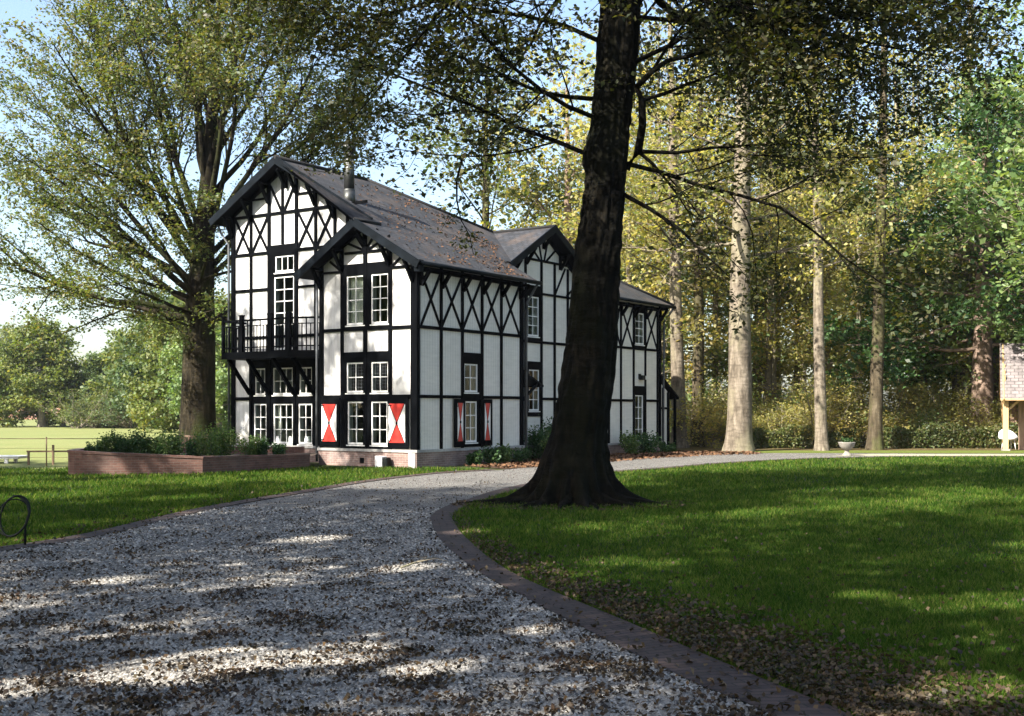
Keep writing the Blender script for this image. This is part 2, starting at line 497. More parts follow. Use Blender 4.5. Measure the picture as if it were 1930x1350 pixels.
b_left = smooth_line([(-9.3, 3.0), (-8.3, 8), (-7.2, 12.35), (-6.4, 13.95), (-5.78, 15.8), (-5.35, 19.85), (-4.3, 24.5), (-3.5, 27.7), (-2.1, 31.0), (-.6, 32.8)])
far_g = [(60, 45.6), (18, 44.6), (14.0, 45.0), (10.2, 45.2), (6.5, 43.6), (3.2, 39.5), (1.9, 36.0), (.6, 34.3)]
gravel_poly = g_left + [(.6, 34.3)] + [(1.9, 36.0), (3.2, 39.5), (6.5, 43.6), (10.2, 45.2), (14.0, 45.0), (18, 44.6), (60, 45.6)] + g_right[::-1]
lawn_r_poly = b_right + [(60, -8), (4.0, -8)]
lawn_l_poly = [(-40, 3.0)] + b_left + [(-1.2, 33.4), (-2.9, 33.9), (-5.9, 36.2), (-12, 33.4), (-40, 33.4)]
sheet('lawn', lawn_r_poly, .004, M['lawn'])
sheet('lawn', lawn_l_poly, .0045, M['lawn'])
sheet('meadow', [(-400, 33.0), (-11.6, 33.0), (-11.6, 40), (-9, 75), (-9, 118), (-400, 118)], .008, M['meadow'])
sheet('far_field', [(-400, 119), (-5, 119), (-5, 400), (-400, 400)], .010, M['meadow'])
sheet('gravel_drive', gravel_poly, .012, M['gravel'])
sheet('woodland_floor', [(8.5, 46.6), (60, 46.4), (120, 46.4), (120, 200), (-8, 200), (-8, 60), (4, 50)], .006, M['forestfloor'])
sheet('grass_verge', [(9.6, 45.4), (14, 45.3), (18, 45.0), (60, 45.9), (60, 48.8), (9.0, 48.0)], .010, M['verge'])
sheet('sandy_path', [(11.5, 42.3), (18.4, 42.3), (60, 43.8), (60, 45.0), (18, 44.2), (13.5, 44.2)], .018, M['sand'])
sheet('bare_soil', [(1.1 + (1.75 + .18 * math.sin(a * 5 + 1)) * math.cos(a), 20.75 + (1.15 + .15 * math.sin(a * 4)) * math.sin(a)) for a in np.linspace(0, 6.1, 40)], .009, M['litterground'])
sheet('leaf_strewn_bed', [(-.2, 33.0), (1.0, 34.6), (2.4, 36.6), (3.8, 39.8), (7.0, 43.8), (9.5, 45.0), (6.0, 46.8), (2, 41.5), (-1.5, 35.0)], .020, M['litterground'])

def strip(name, A, B, z, m, label):
    mb = MB(); u = 0; n = min(len(A), len(B))
    for i in range(n - 1):
        a0, a1, b0, b1 = A[i], A[i + 1], B[i], B[i + 1]
        d = math.hypot(a1[0] - a0[0], a1[1] - a0[1])
        wd = math.hypot(a0[0] - b0[0], a0[1] - b0[1])
        mb.add([(a0[0], a0[1], z), (a1[0], a1[1], z), (b1[0], b1[1], z), (b0[0], b0[1], z)], [(0, 1, 2, 3)], 0,
               [[(0, u), (0, u + d), (wd, u + d), (wd, u)]])
        u += d
    # raised outer face
    o = mb.build(name, m)
    o['kind'] = 'structure'
    return o
strip('brick_edging', g_right, b_right, .026, M['paver'], '')
strip('brick_edging', b_left, g_left, .026, M['paver'], '')

rng = np.random.default_rng(5)
def rot_quads(C, N, size, aspect, rng, fold=.0):
    """leaf-shaped quads at C with normals N"""
    n = len(C)
    t = rng.normal(size=(n, 3)); N = N / (np.linalg.norm(N, axis=1, keepdims=True) + 1e-9)
    t -= N * (t * N).sum(1, keepdims=True); t /= (np.linalg.norm(t, axis=1, keepdims=True) + 1e-9)
    b = np.cross(N, t)
    s = size[:, None] if hasattr(size, '__len__') else size
    V = np.empty((n, 4, 3), np.float32)
    V[:, 0] = C - t * s * .5
    V[:, 1] = C + b * s * aspect * .5 + N * s * fold - t * s * .05
    V[:, 2] = C + t * s * .5
    V[:, 3] = C - b * s * aspect * .5 + N * s * fold - t * s * .05
    F = np.arange(n * 4).reshape(n, 4)
    return V.reshape(-1, 3), F

def scatter(poly, n, ymin, ymax, xr, power, rng):
    """random ground points, denser near the camera"""
    Y = (ymin ** (1 - power) + rng.random(n) * (ymax ** (1 - power) - ymin ** (1 - power))) ** (1 / (1 - power))
    X = (rng.random(n) * 2 - 1) * (Y * .47 + xr)
    k = inside(X, Y, poly)
    return X[k], Y[k]

# pebbles
X, Y = scatter(gravel_poly, 330000, 5.6, 20, .8, 2.0, rng)
n = len(X)
oct_v = np.array([(1, 0, 0), (-1, 0, 0), (0, 1, 0), (0, -1, 0), (0, 0, 1), (0, 0, -1)], np.float32)
oct_f = np.array([(0, 2, 4), (2, 1, 4), (1, 3, 4), (3, 0, 4)])
sz = (.005 + .009 * rng.random(n) ** 1.6) * (.75 + Y / 14)
a = rng.random(n) * 6.28
P = oct_v[None] * (sz[:, None, None] * np.stack([.8 + .7 * rng.random(n), .6 + .4 * rng.random(n), .5 + .35 * rng.random(n)], 1)[:, None, :])
P = P + rng.normal(size=P.shape) * sz[:, None, None] * .16
ca, sa = np.cos(a)[:, None], np.sin(a)[:, None]
Q = P.copy(); Q[..., 0] = P[..., 0] * ca - P[..., 1] * sa; Q[..., 1] = P[..., 0] * sa + P[..., 1] * ca
Q += np.stack([X, Y, .013 + sz * .25], 1)[:, None, :]
F = (oct_f[None] + (np.arange(n) * 6)[:, None, None]).reshape(-1, 3)
o = np_obj('gravel', Q.reshape(-1, 3), F, M['pebble'])
tag(o, 'loose grey and white gravel stones covering the curved drive', 'gravel', kind='stuff')

# fallen leaves
def litter(name, label, X, Y, z, size, m, rng, tilt=.5):
    n = len(X)
    C = np.stack([X, Y, z + rng.random(n) * .02], 1)
    N = rng.normal(size=(n, 3)) * tilt; N[:, 2] += 1
    V, F = rot_quads(C, N, size * (.6 + .8 * rng.random(n)), .75, rng, .12)
    o = np_obj(name, V, F, m)
    return tag(o, label, 'leaves', kind='stuff')
def blotch(X, Y, s, seed, thr):
    """keep points in drifting clumps"""
    r = np.random.default_rng(seed); v = np.zeros(len(X))
    for k in range(14):
        a = r.random() * 6.28; fr = s * (.5 + 2.2 * r.random()); ph = r.random() * 6.28
        v += np.sin((X * np.cos(a) + Y * np.sin(a)) * fr + ph)
    return v / 2.6 + r.normal(size=len(X)) * .6 > thr
X, Y = scatter(gravel_poly, 150000, 5.6, 34, .8, 1.75, rng)
k = blotch(X, Y, 6.5, 3, .85) | (rng.random(len(X)) < .12)
litter('fallen_leaves', 'dark brown fallen leaves strewn over the grey gravel drive', X[k], Y[k], .025, .034, M['dryleaf'], rng, .6)
X, Y = scatter(lawn_r_poly, 190000, 5.5, 30, .5, 1.6, rng)
bx = np.interp(Y, [p[1] for p in b_right if p[1] < 40], [p[0] for p in b_right if p[1] < 40])
d = X - bx
wid = np.interp(Y, [6, 9, 12, 16, 20], [1.15, 1.15, .65, .35, .25])
k = rng.random(len(d)) < np.exp(-(d / (wid * .75)) ** 2)
k |= rng.random(len(d)) < .02
litter('fallen_leaves', 'drift of brown and tan fallen leaves lying along the lawn edge', X[k], Y[k], .035, .038, M['dryleaf2'], rng, .7)
n = 1400; A_ = rng.random(n) * 6.283; Q_ = rng.random(n) ** .6
litter('fallen_leaves', 'sparse brown leaves caught between the roots of the big dark beech', 1.1 + 2.2 * Q_ * np.cos(A_), 20.6 + 1.4 * Q_ * np.sin(A_), .03, .06, M['dryleaf2'], rng)
n = 9000
X = rng.random(n) * 11 - 1.5; Y = 33 + rng.random(n) * 14
k = inside(X, Y, [(-.2, 33.0), (1.0, 34.2), (2.4, 36.0), (4.2, 39.0), (7.4, 42.8), (12, 45.2), (6.0, 46.8), (2, 41.5), (-1.5, 35.0)])
litter('fallen_leaves', 'rusty fallen leaves piled along the foot of the white house wall', X[k], Y[k], .03, .12, islandmat('rust_leaves', [(.10, .052, .028), (.15, .08, .04), (.06, .035, .022)]), rng)

X, Y = scatter([(p[0] + .0, p[1]) for p in g_right[:60]] + b_right[:60][::-1], 9000, 5.6, 24, .5, 1.7, rng)
k = rng.random(len(X)) < .8
litter('fallen_leaves', 'few curled leaves lying on the brick edging of the drive', X[k], Y[k], .035, .045, M['dryleaf2'], rng, .6)
X, Y = scatter(g_left[:-4] + [(x - .5, y + .3) for x, y in b_left[:-4]][::-1], 16000, 9, 33, .5, 1.3, rng)
litter('fallen_leaves', 'thin line of brown leaves along the left brick edging', X, Y, .035, .05, M['dryleaf'], rng, .6)
# grass blades
def blades(name, label, poly, n, ymin, ymax, h, rng, power=1.6, xr=.3):
    X, Y = scatter(poly, n, ymin, ymax, xr, power, rng)
    k = ~(blotch(X, Y, .8, 4, 1.3) & (rng.random(len(X)) < .45)); X, Y = X[k], Y[k]; n = len(X)
    a = rng.random(n) * 6.28; sc_ = np.clip(Y / 9, .8, 4.5)
    wd = .0045 * sc_ * (.7 + .6 * rng.random(n)); hh = h * (.5 + .8 * rng.random(n)) * np.clip(Y / 14, .9, 1.5)
    lx = rng.normal(size=n) * .45 * hh; ly = rng.normal(size=n) * .45 * hh
    V = np.empty((n, 3, 3), np.float32)
    V[:, 0] = np.stack([X - np.cos(a) * wd, Y - np.sin(a) * wd, np.full(n, .003)], 1)
    V[:, 1] = np.stack([X + np.cos(a) * wd, Y + np.sin(a) * wd, np.full(n, .003)], 1)
    V[:, 2] = np.stack([X + lx, Y + ly, hh], 1)
    o = np_obj(name, V.reshape(-1, 3), np.arange(n * 3).reshape(n, 3), M['blade'])
    return tag(o, label, 'grass', kind='stuff')
blades('grass', 'short mown grass of the wide lawn right of the drive', lawn_r_poly, 620000, 6, 43, .055, rng)
blades('grass', 'short mown grass of the lawn left of the drive', lawn_l_poly, 260000, 11, 34, .055, rng, 1.3)
HAZE = .0002
# trees outside the picture: x, y, scale, variant name, turn
SHADE = [(-9.6, 2.0, .95, 'V8', 0.7), (-11, -6, 1.0, 'V8', 2), (-15, 6, .95, 'V8', 4), (-4, -9, .9, 'V8', 1), (-22, 8, .95, 'V8', 5), (-29, 23, .75, 'V8', 3), (-24, 0, 1.0, 'V8', 1.5), (2, -14, .9, 'V8', 2.5), (-21, 27.5, .85, 'V8', 4.4), (-12.8, 1.5, .95, 'V7', 3.1), (-18.3, 25.3, (.7, .7, .95), 'V8', 1.1), (-11.5, 11.5, .9, 'V7', 2.2), 
         (33, 38, 1.0, 'V7', 1), (38, 46, 1.0, 'V3', 1), (45, 40, 1.1, 'V3', 3)]

# ------------------------------------------------------------------ the timber house
HA = R(-34)
house = empty('timber_house', (-2.757, 33.7, 0), HA)
tag(house, 'two storey white timber framed house with black beams, slate roof and red and white shutters', 'house')
hu = Vector((math.cos(HA), math.sin(HA), 0)); hv = Vector((-math.sin(HA), math.cos(HA), 0))
def HW(x, y, z=0):
    p = Vector((-2.757, 33.7, 0)) + hu * x + hv * y
    return (p.x, p.y, z)

class Fc:
    """a facade: front faces -y at y0 (a runs along x), side faces +x at x0 (a runs along y)"""
    def __init__(s, kind, c): s.k = kind; s.c = c
    def p(s, a, z, d):
        if s.k == 'front': return (a, s.c - d, z)
        return (s.c + d, a, z)
    def slab(s, mb, a0, a1, z0, z1, d0, d1, mi=0):
        P = [s.p(a0, z0, d0), s.p(a1, z0, d0), s.p(a1, z0, d1), s.p(a0, z0, d1), s.p(a0, z1, d0), s.p(a1, z1, d0), s.p(a1, z1, d1), s.p(a0, z1, d1)]
        mb.hexa(P, mi)
    def seg(s, mb, A, B, w, d0, d1, mi=0):
        a0, z0 = A; a1, z1 = B; l = math.hypot(a1 - a0, z1 - z0)
        na, nz = -(z1 - z0) / l * w / 2, (a1 - a0) / l * w / 2
        P = []
        for d in (d0, d1):
            P += [s.p(a0 - na, z0 - nz, d), s.p(a0 + na, z0 + nz, d), s.p(a1 + na, z1 + nz, d), s.p(a1 - na, z1 - nz, d)]
        mb.hexa(P, mi)
    def poly(s, mb, pts, d0, d1, mi=0):
        n = len(pts)
        vs = [s.p(a, z, d0) for a, z in pts] + [s.p(a, z, d1) for a, z in pts]
        fs = [tuple(range(n))[::-1], tuple(range(n, 2 * n))] + [(i, (i + 1) % n, n + (i + 1) % n, n + i) for i in range(n)]
        mb.add(vs, fs, mi)
    def holed(s, mb, a0, a1, z0, z1, holes, d0, d1, mi=0):
        A = sorted({a0, a1} | {h for q in holes for h in q[:2] if a0 < h < a1})
        Z = sorted({z0, z1} | {h for q in holes for h in q[2:4] if z0 < h < z1})
        for j in range(len(Z) - 1):
            run = None
            for i in range(len(A) - 1):
                ca, cz = (A[i] + A[i + 1]) / 2, (Z[j] + Z[j + 1]) / 2
                hole = any(h[0] < ca < h[1] and h[2] < cz < h[3] for h in holes)
                if not hole:
                    run = (run[0] if run else A[i], A[i + 1])
                if (hole or i == len(A) - 2) and run:
                    s.slab(mb, run[0], run[1], Z[j], Z[j + 1], d0, d1, mi); run = None

def window(F, a0, a1, z0, z1, cols, rows, label=None, fw=.055, fine=False, sill=True):
    mb = MB(); d0, d1 = -.03, .022
    F.slab(mb, a0, a0 + fw, z0, z1, d0, d1); F.slab(mb, a1 - fw, a1, z0, z1, d0, d1)
    F.slab(mb, a0 + fw, a1 - fw, z1 - fw, z1, d0, d1); F.slab(mb, a0 + fw, a1 - fw, z0, z0 + fw * 1.3, d0, d1)
    ia0, ia1, iz0, iz1 = a0 + fw, a1 - fw, z0 + fw * 1.3, z1 - fw
    bw = .026
    for i in range(1, cols):
        a = ia0 + (ia1 - ia0) * i / cols
        F.slab(mb, a - bw / 2, a + bw / 2, iz0, iz1, -.02, .014)
    for j in range(1, rows):
        z = iz0 + (iz1 - iz0) * j / rows
        F.slab(mb, ia0, ia1, z - bw / 2, z + bw / 2, -.018, .011)
    if sill:
        F.slab(mb, a0 - .03, a1 + .03, z0 - .035, z0 - .002, -.02, .06)
    o = mb.build('window', M['frame'], house)
    if label: o['label'] = label
    g = MB(); F.slab(g, ia0 - .01, ia1 + .01, iz0 - .01, iz1 + .01, -.012, -.004); g.build('pane', M['glass'], o)
    if fine:
        q = MB(); nx, nz = cols * 3, rows * 4
        for i in range(1, nx):
            if i % 3: F.slab(q, ia0 + (ia1 - ia0) * i / nx - .004, ia0 + (ia1 - ia0) * i / nx + .004, iz0, iz1, -.003, .003)
        for j in range(1, nz):
            if j % 4: F.slab(q, ia0, ia1, iz0 + (iz1 - iz0) * j / nz - .004, iz0 + (iz1 - iz0) * j / nz + .004, -.003, .004)
        q.build('glazing_lead', M['zinc'], o)
    return (a0 + .012, a1 - .012, z0 + .012, z1 - .012)

FB = Fc('front', 0.0)      # projecting bay front
FM = Fc('front', 1.2)      # main gable front
FS = Fc('side', 0.0)       # long side
FC = Fc('side', -1.4)      # recessed cross gable
FD = Fc('side', -.4)       # far wing

# --- windows (part: window > pane)
wB = [window(FB, -2.67, -1.95, 4.22, 5.72, 2, 4, 'tall white casement with pale curtain behind its glass'), window(FB, -1.70, -1.02, 4.22, 5.72, 2, 4),
      window(FB, -2.67, -1.95, 2.19, 3.12, 2, 2, fine=True), window(FB, -1.70, -1.02, 2.19, 3.12, 2, 2, fine=True),
      window(FB, -2.63, -1.95, .64, 1.95, 2, 3), window(FB, -1.70, -1.05, .64, 1.95, 2, 3)]
wM = [window(FM, -6.90, -6.02, 6.20, 6.76, 3, 1), window(FM, -6.95, -6.02, 3.65, 6.08, 2, 6, 'tall glazed balcony door', sill=False),
      window(FM, -7.84, -7.34, 2.17, 3.08, 2, 2), window(FM, -7.00, -6.08, 2.17, 3.08, 3, 2), window(FM, -5.80, -5.22, 2.17, 3.08, 2, 2),
      window(FM, -7.89, -7.28, .57, 1.90, 2, 3), window(FM, -6.98, -6.07, .57, 1.90, 3, 3), window(FM, -5.84, -5.21, .57, 1.90, 2, 3)]
wS = [window(FS, 2.27, 2.99, 2.22, 3.11, 2, 2), window(FS, 2.32, 2.95, .68, 1.96, 2, 3)]
wC = [window(FC, 7.94, 8.68, 4.28, 5.71, 2, 4), window(FC, 8.0, 8.70, 1.64, 3.12, 2, 4)]
wD = [window(FD, 14.06, 14.82, 4.24, 5.50, 2, 4), window(FD, 14.05, 14.75, .42, 2.27, 2, 4, 'narrow glazed door leaf', sill=False)]

# --- walls
mb = MB()
T = -.2
FB.holed(mb, -3.76, 0, .5, 6.02, wB, T, 0)
FB.poly(mb, [(-3.76, 6.02), (0, 6.02), (0, 6.05), (-1.93, 7.17), (-3.76, 6.04)], T, 0)
FM.holed(mb, -8.98, -3.76, .5, 8.15, wM, T, 0)
FM.poly(mb, [(-8.98, 8.15), (-3.76, 8.15), (-3.76, 8.2), (-6.37, 9.72), (-8.98, 8.2)], T, 0)
FM.poly(mb, [(-3.76, 6.0), (-1.95, 7.1), (-1.95, 7.15), (-3.76, 8.2)], T, 0)
o = mb.build('wall', M['white'], house); o['label'] = 'white plastered gable walls'
mb = MB()
FS.holed(mb, 0.0, 5.55, .5, 6.0, wS, T, 0)
FC.holed(mb, 5.55, 11.9, .5, 6.45, wC, T, 0)
FC.poly(mb, [(6.2, 6.45), (11.75, 6.45), (8.97, 8.1)], T, 0)
FD.holed(mb, 11.9, 16.3, .4, 5.95, wD, T, 0)
# end wall of the front block (with the side door), end walls of the far wing, back and left walls
mb.hexa([(-1.4, 5.35, .5), (-.2, 5.35, .5), (-.2, 5.55, .5), (-1.4, 5.55, .5), (-1.4, 5.35, 6.8), (-.2, 5.35, 6.1), (-.2, 5.55, 6.1), (-1.4, 5.55, 6.8)]); mb.box((-5.2, 16.1, .4), (-.6, 16.3, 5.9)); mb.box((-1.6, 11.7, .4), (-.6, 11.898, 5.95))
mb.box((-8.98, 1.4, .5), (-8.78, 11.4, 8.05)); mb.box((-8.78, 11.2, .5), (-5.2, 11.4, 6.5)); mb.box((-5.2, 11.4, .4), (-5.0, 16.1, 5.85))
mb.box((-3.76, .2, .5), (-3.56, 1.2, 6.0))
o = mb.build('wall', M['board'], house); o['label'] = 'white boarded side walls'
mb = MB()
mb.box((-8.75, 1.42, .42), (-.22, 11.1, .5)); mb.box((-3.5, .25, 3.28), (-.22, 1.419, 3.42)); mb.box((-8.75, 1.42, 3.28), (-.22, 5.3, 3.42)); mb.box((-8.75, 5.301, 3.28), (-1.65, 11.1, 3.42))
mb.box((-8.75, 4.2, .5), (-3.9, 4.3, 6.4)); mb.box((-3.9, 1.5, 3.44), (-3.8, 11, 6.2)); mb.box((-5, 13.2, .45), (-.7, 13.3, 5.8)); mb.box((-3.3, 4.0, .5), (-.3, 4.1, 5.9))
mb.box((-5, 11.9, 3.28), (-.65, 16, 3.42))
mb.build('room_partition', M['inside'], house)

# --- plinth
mb = MB()
FB.slab(mb, -3.80, .04, 0, .45, -.25, .04); FS.slab(mb, -.04 + .0, 5.59, 0, .45, -.25, .037)
FM.slab(mb, -9.02, -3.80, 0, .45, -.25, .04); mb.box((-9.02, 1.16 + .3, 0), (-8.8, 11.4, .45)); mb.box((-3.797, .25, 0), (-3.55, 1.16, .45))
mb.box((-1.6, 5.3, 0), (-.25, 5.588, .45)); FC.slab(mb, 5.59, 11.86, 0, .45, -.25, .04); FD.slab(mb, 11.86, 16.34, 0, .36, -.25, .04)
mb.box((-5.2, 16.0, 0), (-.65, 16.34, .36))
mb.build('plinth', M['plinth'], house)
mb = MB()
FB.slab(mb, -3.83, .075, .45, .53, -.1, .075); FS.slab(mb, .1, 5.62, .45, .53, -.1, .072); FM.slab(mb, -9.05, -3.83, .45, .53, -.1, .075)
FC.slab(mb, 5.63, 11.83, .45, .53, -.1, .07); FD.slab(mb, 11.83, 16.37, .36, .43, -.1, .07)
FB.slab(mb, -.26, .0, 0, .449, .042, .062); 
mb.build('plinth_cap', M['cap'], house)
mb = MB(); FB.slab(mb, -2.12, -1.96, .10, .26, .035, .055); mb.build('vent', M['black'], house)

# --- timber framing
def hz(F, mb, a0, a1, z, w=.095, d=.045): F.slab(mb, a0, a1, z - w / 2, z + w / 2, .002, d)
def vt(F, mb, a, z0, z1, w=.10, d=.052): F.slab(mb, a - w / 2, a + w / 2, z0, z1, .002, d)
def xx(F, mb, a0, a1, z0, z1, w=.085):
    F.seg(mb, (a0, z0), (a1, z1), w, .002, .038); F.seg(mb, (a0, z1), (a1, z0), w, .002, .034)
def mr(x): return 9.85 - .58 * (x + 6.37)      # right slope of the main roof
def ml(x): return 9.85 + .58 * (x + 6.37)
def bl(x): return 7.275 + .627 * (x + 1.93)

mb = MB()   # bay front
for a, wd in ((-3.69, .14), (-.09, .18)): vt(FB, mb, a, .53, 6.1, wd, .056)
FS.slab(mb, -.056, .09, .53, 6.05, .002, .0555)
vt(FB, mb, -2.85, .53, 6.65); vt(FB, mb, -1.93, .53, 7.1, .13); vt(FB, mb, -.97, .53, 6.65, .12)
hz(FB, mb, -3.62, -.18, 4.10); hz(FB, mb, -3.62, -.18, 2.07, .13)
hz(FB, mb, -3.62, -2.9, 5.86, .07); hz(FB, mb, -.9, -.18, 5.86, .07)
FB.holed(mb, -2.80, -1.03, 4.145, 6.06, [(-2.66, -1.96, 4.23, 5.71), (-1.69, -1.03, 4.23, 5.71)], .002, .043)
FB.holed(mb, -2.80, -.95, .53, 2.005, [(-2.62, -1.96, .65, 1.94), (-1.69, -1.06, .65, 1.94)], .002, .043)
FB.holed(mb, -2.90, -.93, 2.135, 3.42, [(-2.66, -1.96, 2.20, 3.11), (-1.69, -1.03, 2.20, 3.11)], .002, .0432)
hz(FB, mb, -2.75, -1.1, 6.40, .075)
for a in (-1.0, -.5, .5, 1.0): FB.seg(mb, (-1.93, 6.42), (-1.93 + a * .95, 6.42 + (.62 if abs(a) < .8 else .38)), .07, .002, .036)
FB.seg(mb, (-2.88, 5.87), (-3.35, 6.2), .07, .002, .036); FB.seg(mb, (-.95, 5.87), (-.48, 6.2), .07, .002, .036)
for s_ in (-1, 1):
    FB.seg(mb, (-1.93 + s_ * 1.9, bl(-1.93 - 1.9) - .02), (-1.93 + s_ * .02, 7.16), .16, .002, .049 + .001 * s_)
mb.build('timber_frame', M['black'], house)

mb = MB()   # main gable front
vt(FM, mb, -8.88, .53, 8.2, .17, .056); vt(FM, mb, -8.03, 2.1, 8.7); vt(FM, mb, -7.18, 3.3, 9.2, .12); vt(FM, mb, -6.56, 7.13, 9.6, .09)
vt(FM, mb, -5.93, 3.3, 9.4, .12); vt(FM, mb, -5.08, 3.3, 8.95, .10); vt(FM, mb, -4.25, 6.0, 8.5); vt(FM, mb, -3.72, 6.1, 8.1, .09)
hz(FM, mb, -8.8, -2.9, 8.17); hz(FM, mb, -8.8, -7.2, 6.90); hz(FM, mb, -5.9, -3.0, 6.90); hz(FM, mb, -8.8, -7.2, 5.69); hz(FM, mb, -5.9, -3.8, 5.69, .07)
hz(FM, mb, -8.0, -7.2, 8.71, .07); hz(FM, mb, -5.9, -5.1, 8.71, .07); hz(FM, mb, -8.8, -3.8, 2.06, .11); hz(FM, mb, -8.8, -3.8, 4.10, .09); hz(FM, mb, -8.8, -3.8, 3.5, .12)
xx(FM, mb, -8.78, -8.08, 6.95, 8.12); xx(FM, mb, -7.98, -7.24, 6.95, 8.12); xx(FM, mb, -5.87, -5.13, 6.95, 8.12); xx(FM, mb, -5.03, -4.30, 6.95, 8.12)
FM.seg(mb, (-6.6, 8.2), (-7.12, 9.1), .085, .002, .037); FM.seg(mb, (-6.5, 8.2), (-5.98, 9.1), .085, .002, .037)
FM.slab(mb, -7.12, -5.99, 6.83, 7.12, .002, .05)
FM.holed(mb, -7.12, -5.99, 3.55, 6.83, [(-6.89, -6.03, 6.21, 6.75), (-6.94, -6.03, 3.66, 6.07)], .002, .043)
FM.holed(mb, -8.06, -3.78, 2.115, 3.44, [(-7.83, -7.35, 2.18, 3.07), (-6.99, -6.09, 2.18, 3.07), (-5.79, -5.23, 2.18, 3.07)], .002, .0435)
FM.holed(mb, -8.06, -3.78, .53, 2.005, [(-7.88, -7.29, .58, 1.89), (-6.97, -6.08, .58, 1.89), (-5.83, -5.22, .58, 1.89)], .002, .0435)
for a in (-8.03, -7.14, -6.0, -5.1): FM.slab(mb, a - .05, a + .05, .53, 3.44, .0435, .07)
FM.seg(mb, (-8.98, 8.22), (-6.35, 9.72), .16, .002, .0585); FM.seg(mb, (-2.2, 7.28), (-6.39, 9.72), .16, .002, .0582)
mb.build('timber_frame', M['black'], house)

mb = MB()   # long side
ps = [.16, 1.14, 2.20, 3.23, 4.29, 5.36]
vt(FS, mb, 5.46, .53, 6.0, .18, .056)
for a in ps[1:5]: vt(FS, mb, a, .53 if a in (ps[1], ps[4]) else .53, 5.9, .095)
hz(FS, mb, .1, 5.37, 4.10); hz(FS, mb, .1, 2.1, 2.08); hz(FS, mb, 3.3, 5.37, 2.08); hz(FS, mb, .1, 5.37, 5.78, .16)
for i in range(5): xx(FS, mb, ps[i] + .03, ps[i + 1] - .03, 4.15, 5.72, .075)
FS.holed(mb, 2.2, 3.23, 2.14, 3.44, [(2.28, 2.98, 2.23, 3.10)], .002, .0435)
FS.holed(mb, 2.2, 3.23, .55, 2.14, [(2.33, 2.94, .69, 1.95)], .002, .0432)
mb.build('timber_frame', M['black'], house)

mb = MB()   # cross gable
for a in (7.82, 8.86, 9.75, 10.67): vt(FC, mb, a, .53, 7.0 if a != 10.67 else 6.9)
vt(FC, mb, 6.75, .53, 6.6); vt(FC, mb, 11.6, .53, 6.5, .16)
hz(FC, mb, 5.6, 11.5, 4.10); hz(FC, mb, 5.6, 7.8, 2.08); hz(FC, mb, 8.9, 11.5, 2.08); hz(FC, mb, 8.9, 11.5, 5.84, .08); hz(FC, mb, 7.2, 10.75, 7.02, .08)
FC.holed(mb, 7.85, 8.83, 4.14, 6.1, [(7.95, 8.67, 4.29, 5.70)], .002, .043)
FC.holed(mb, 7.85, 8.83, 1.45, 3.4, [(8.01, 8.69, 1.65, 3.11)], .002, .043)
for a in (-.9, -.35, .35, .9): FC.seg(mb, (8.97 + a * .25, 7.05), (8.97 + a * .9, 7.05 + (.72 if abs(a) < .5 else .42)), .07, .002, .036)
FC.seg(mb, (9.8, 5.9), (10.5, 6.9), .075, .002, .036); FC.seg(mb, (10.6, 5.9), (11.4, 6.4), .075, .002, .036)
FC.seg(mb, (6.3, 6.5), (8.97, 8.05), .16, .002, .049); FC.seg(mb, (11.65, 6.5), (8.97, 8.05), .16, .002, .0485)
mb.build('timber_frame', M['black'], house)

mb = MB()   # far wing
for a in (12.0, 12.94, 13.97, 14.95, 16.0): vt(FD, mb, a, .43, 5.8, .09)
vt(FD, mb, 16.22, .43, 5.95, .14, .056); hz(FD, mb, 11.95, 16.15, 4.08); hz(FD, mb, 11.95, 13.9, 2.05); hz(FD, mb, 15.0, 16.15, 2.05); hz(FD, mb, 11.95, 16.15, 5.74, .16)
xx(FD, mb, 12.05, 12.9, 4.14, 5.66, .075); xx(FD, mb, 13.0, 13.92, 4.14, 5.66, .075); xx(FD, mb, 15.0, 15.97, 4.14, 5.66, .075)
FD.holed(mb, 13.97, 14.95, 4.13, 5.66, [(14.07, 14.81, 4.25, 5.49)], .002, .043)
FD.holed(mb, 13.97, 14.98, .43, 2.62, [(14.06, 14.74, .43, 2.26)], .002, .043)
mb.build('timber_frame', M['black'], house)

# --- shutters
def shutter(F, a0, a1, z0, z1, pa0, pa1, pz0, pz1):
    mb = MB(); F.slab(mb, a0, a1, z0, z1, .056, .092, 0)
    cm, cz = (pa0 + pa1) / 2, (pz0 + pz1) / 2
    F.poly(mb, [(pa0, pz0), (cm - .012, cz), (pa0, pz1)], .09, .097, 1); F.poly(mb, [(pa1, pz0), (pa1, pz1), (cm + .012, cz)], .09, .097, 1)
    F.poly(mb, [(pa0 + .03, pz1), (cm, cz + .03), (pa1 - .03, pz1)], .09, .100, 2); F.poly(mb, [(pa0 + .03, pz0), (pa1 - .03, pz0), (cm, cz - .03)], .09, .100, 2)
    F.slab(mb, cm - .035, cm + .035, cz - .04, cz + .04, .09, .108, 0)
    for z in (z0 + .22, z1 - .22): F.slab(mb, a0 + .0, a0 + .16, z - .015, z + .015, .09, .104, 0)
    return mb.build('shutter', [M['black'], M['shwhite'], M['red']], house)
shutter(FB, -3.67, -2.91, .56, 2.04, -3.62, -3.02, .73, 1.86)
shutter(FB, -1.01, -.24, .56, 2.04, -.97, -.35, .73, 1.87)
shutter(FS, 1.72, 2.24, .56, 2.02, 1.86, 2.14, .74, 1.90)
shutter(FS, 3.06, 3.70, .56, 2.02, 3.28, 3.58, .74, 1.90)

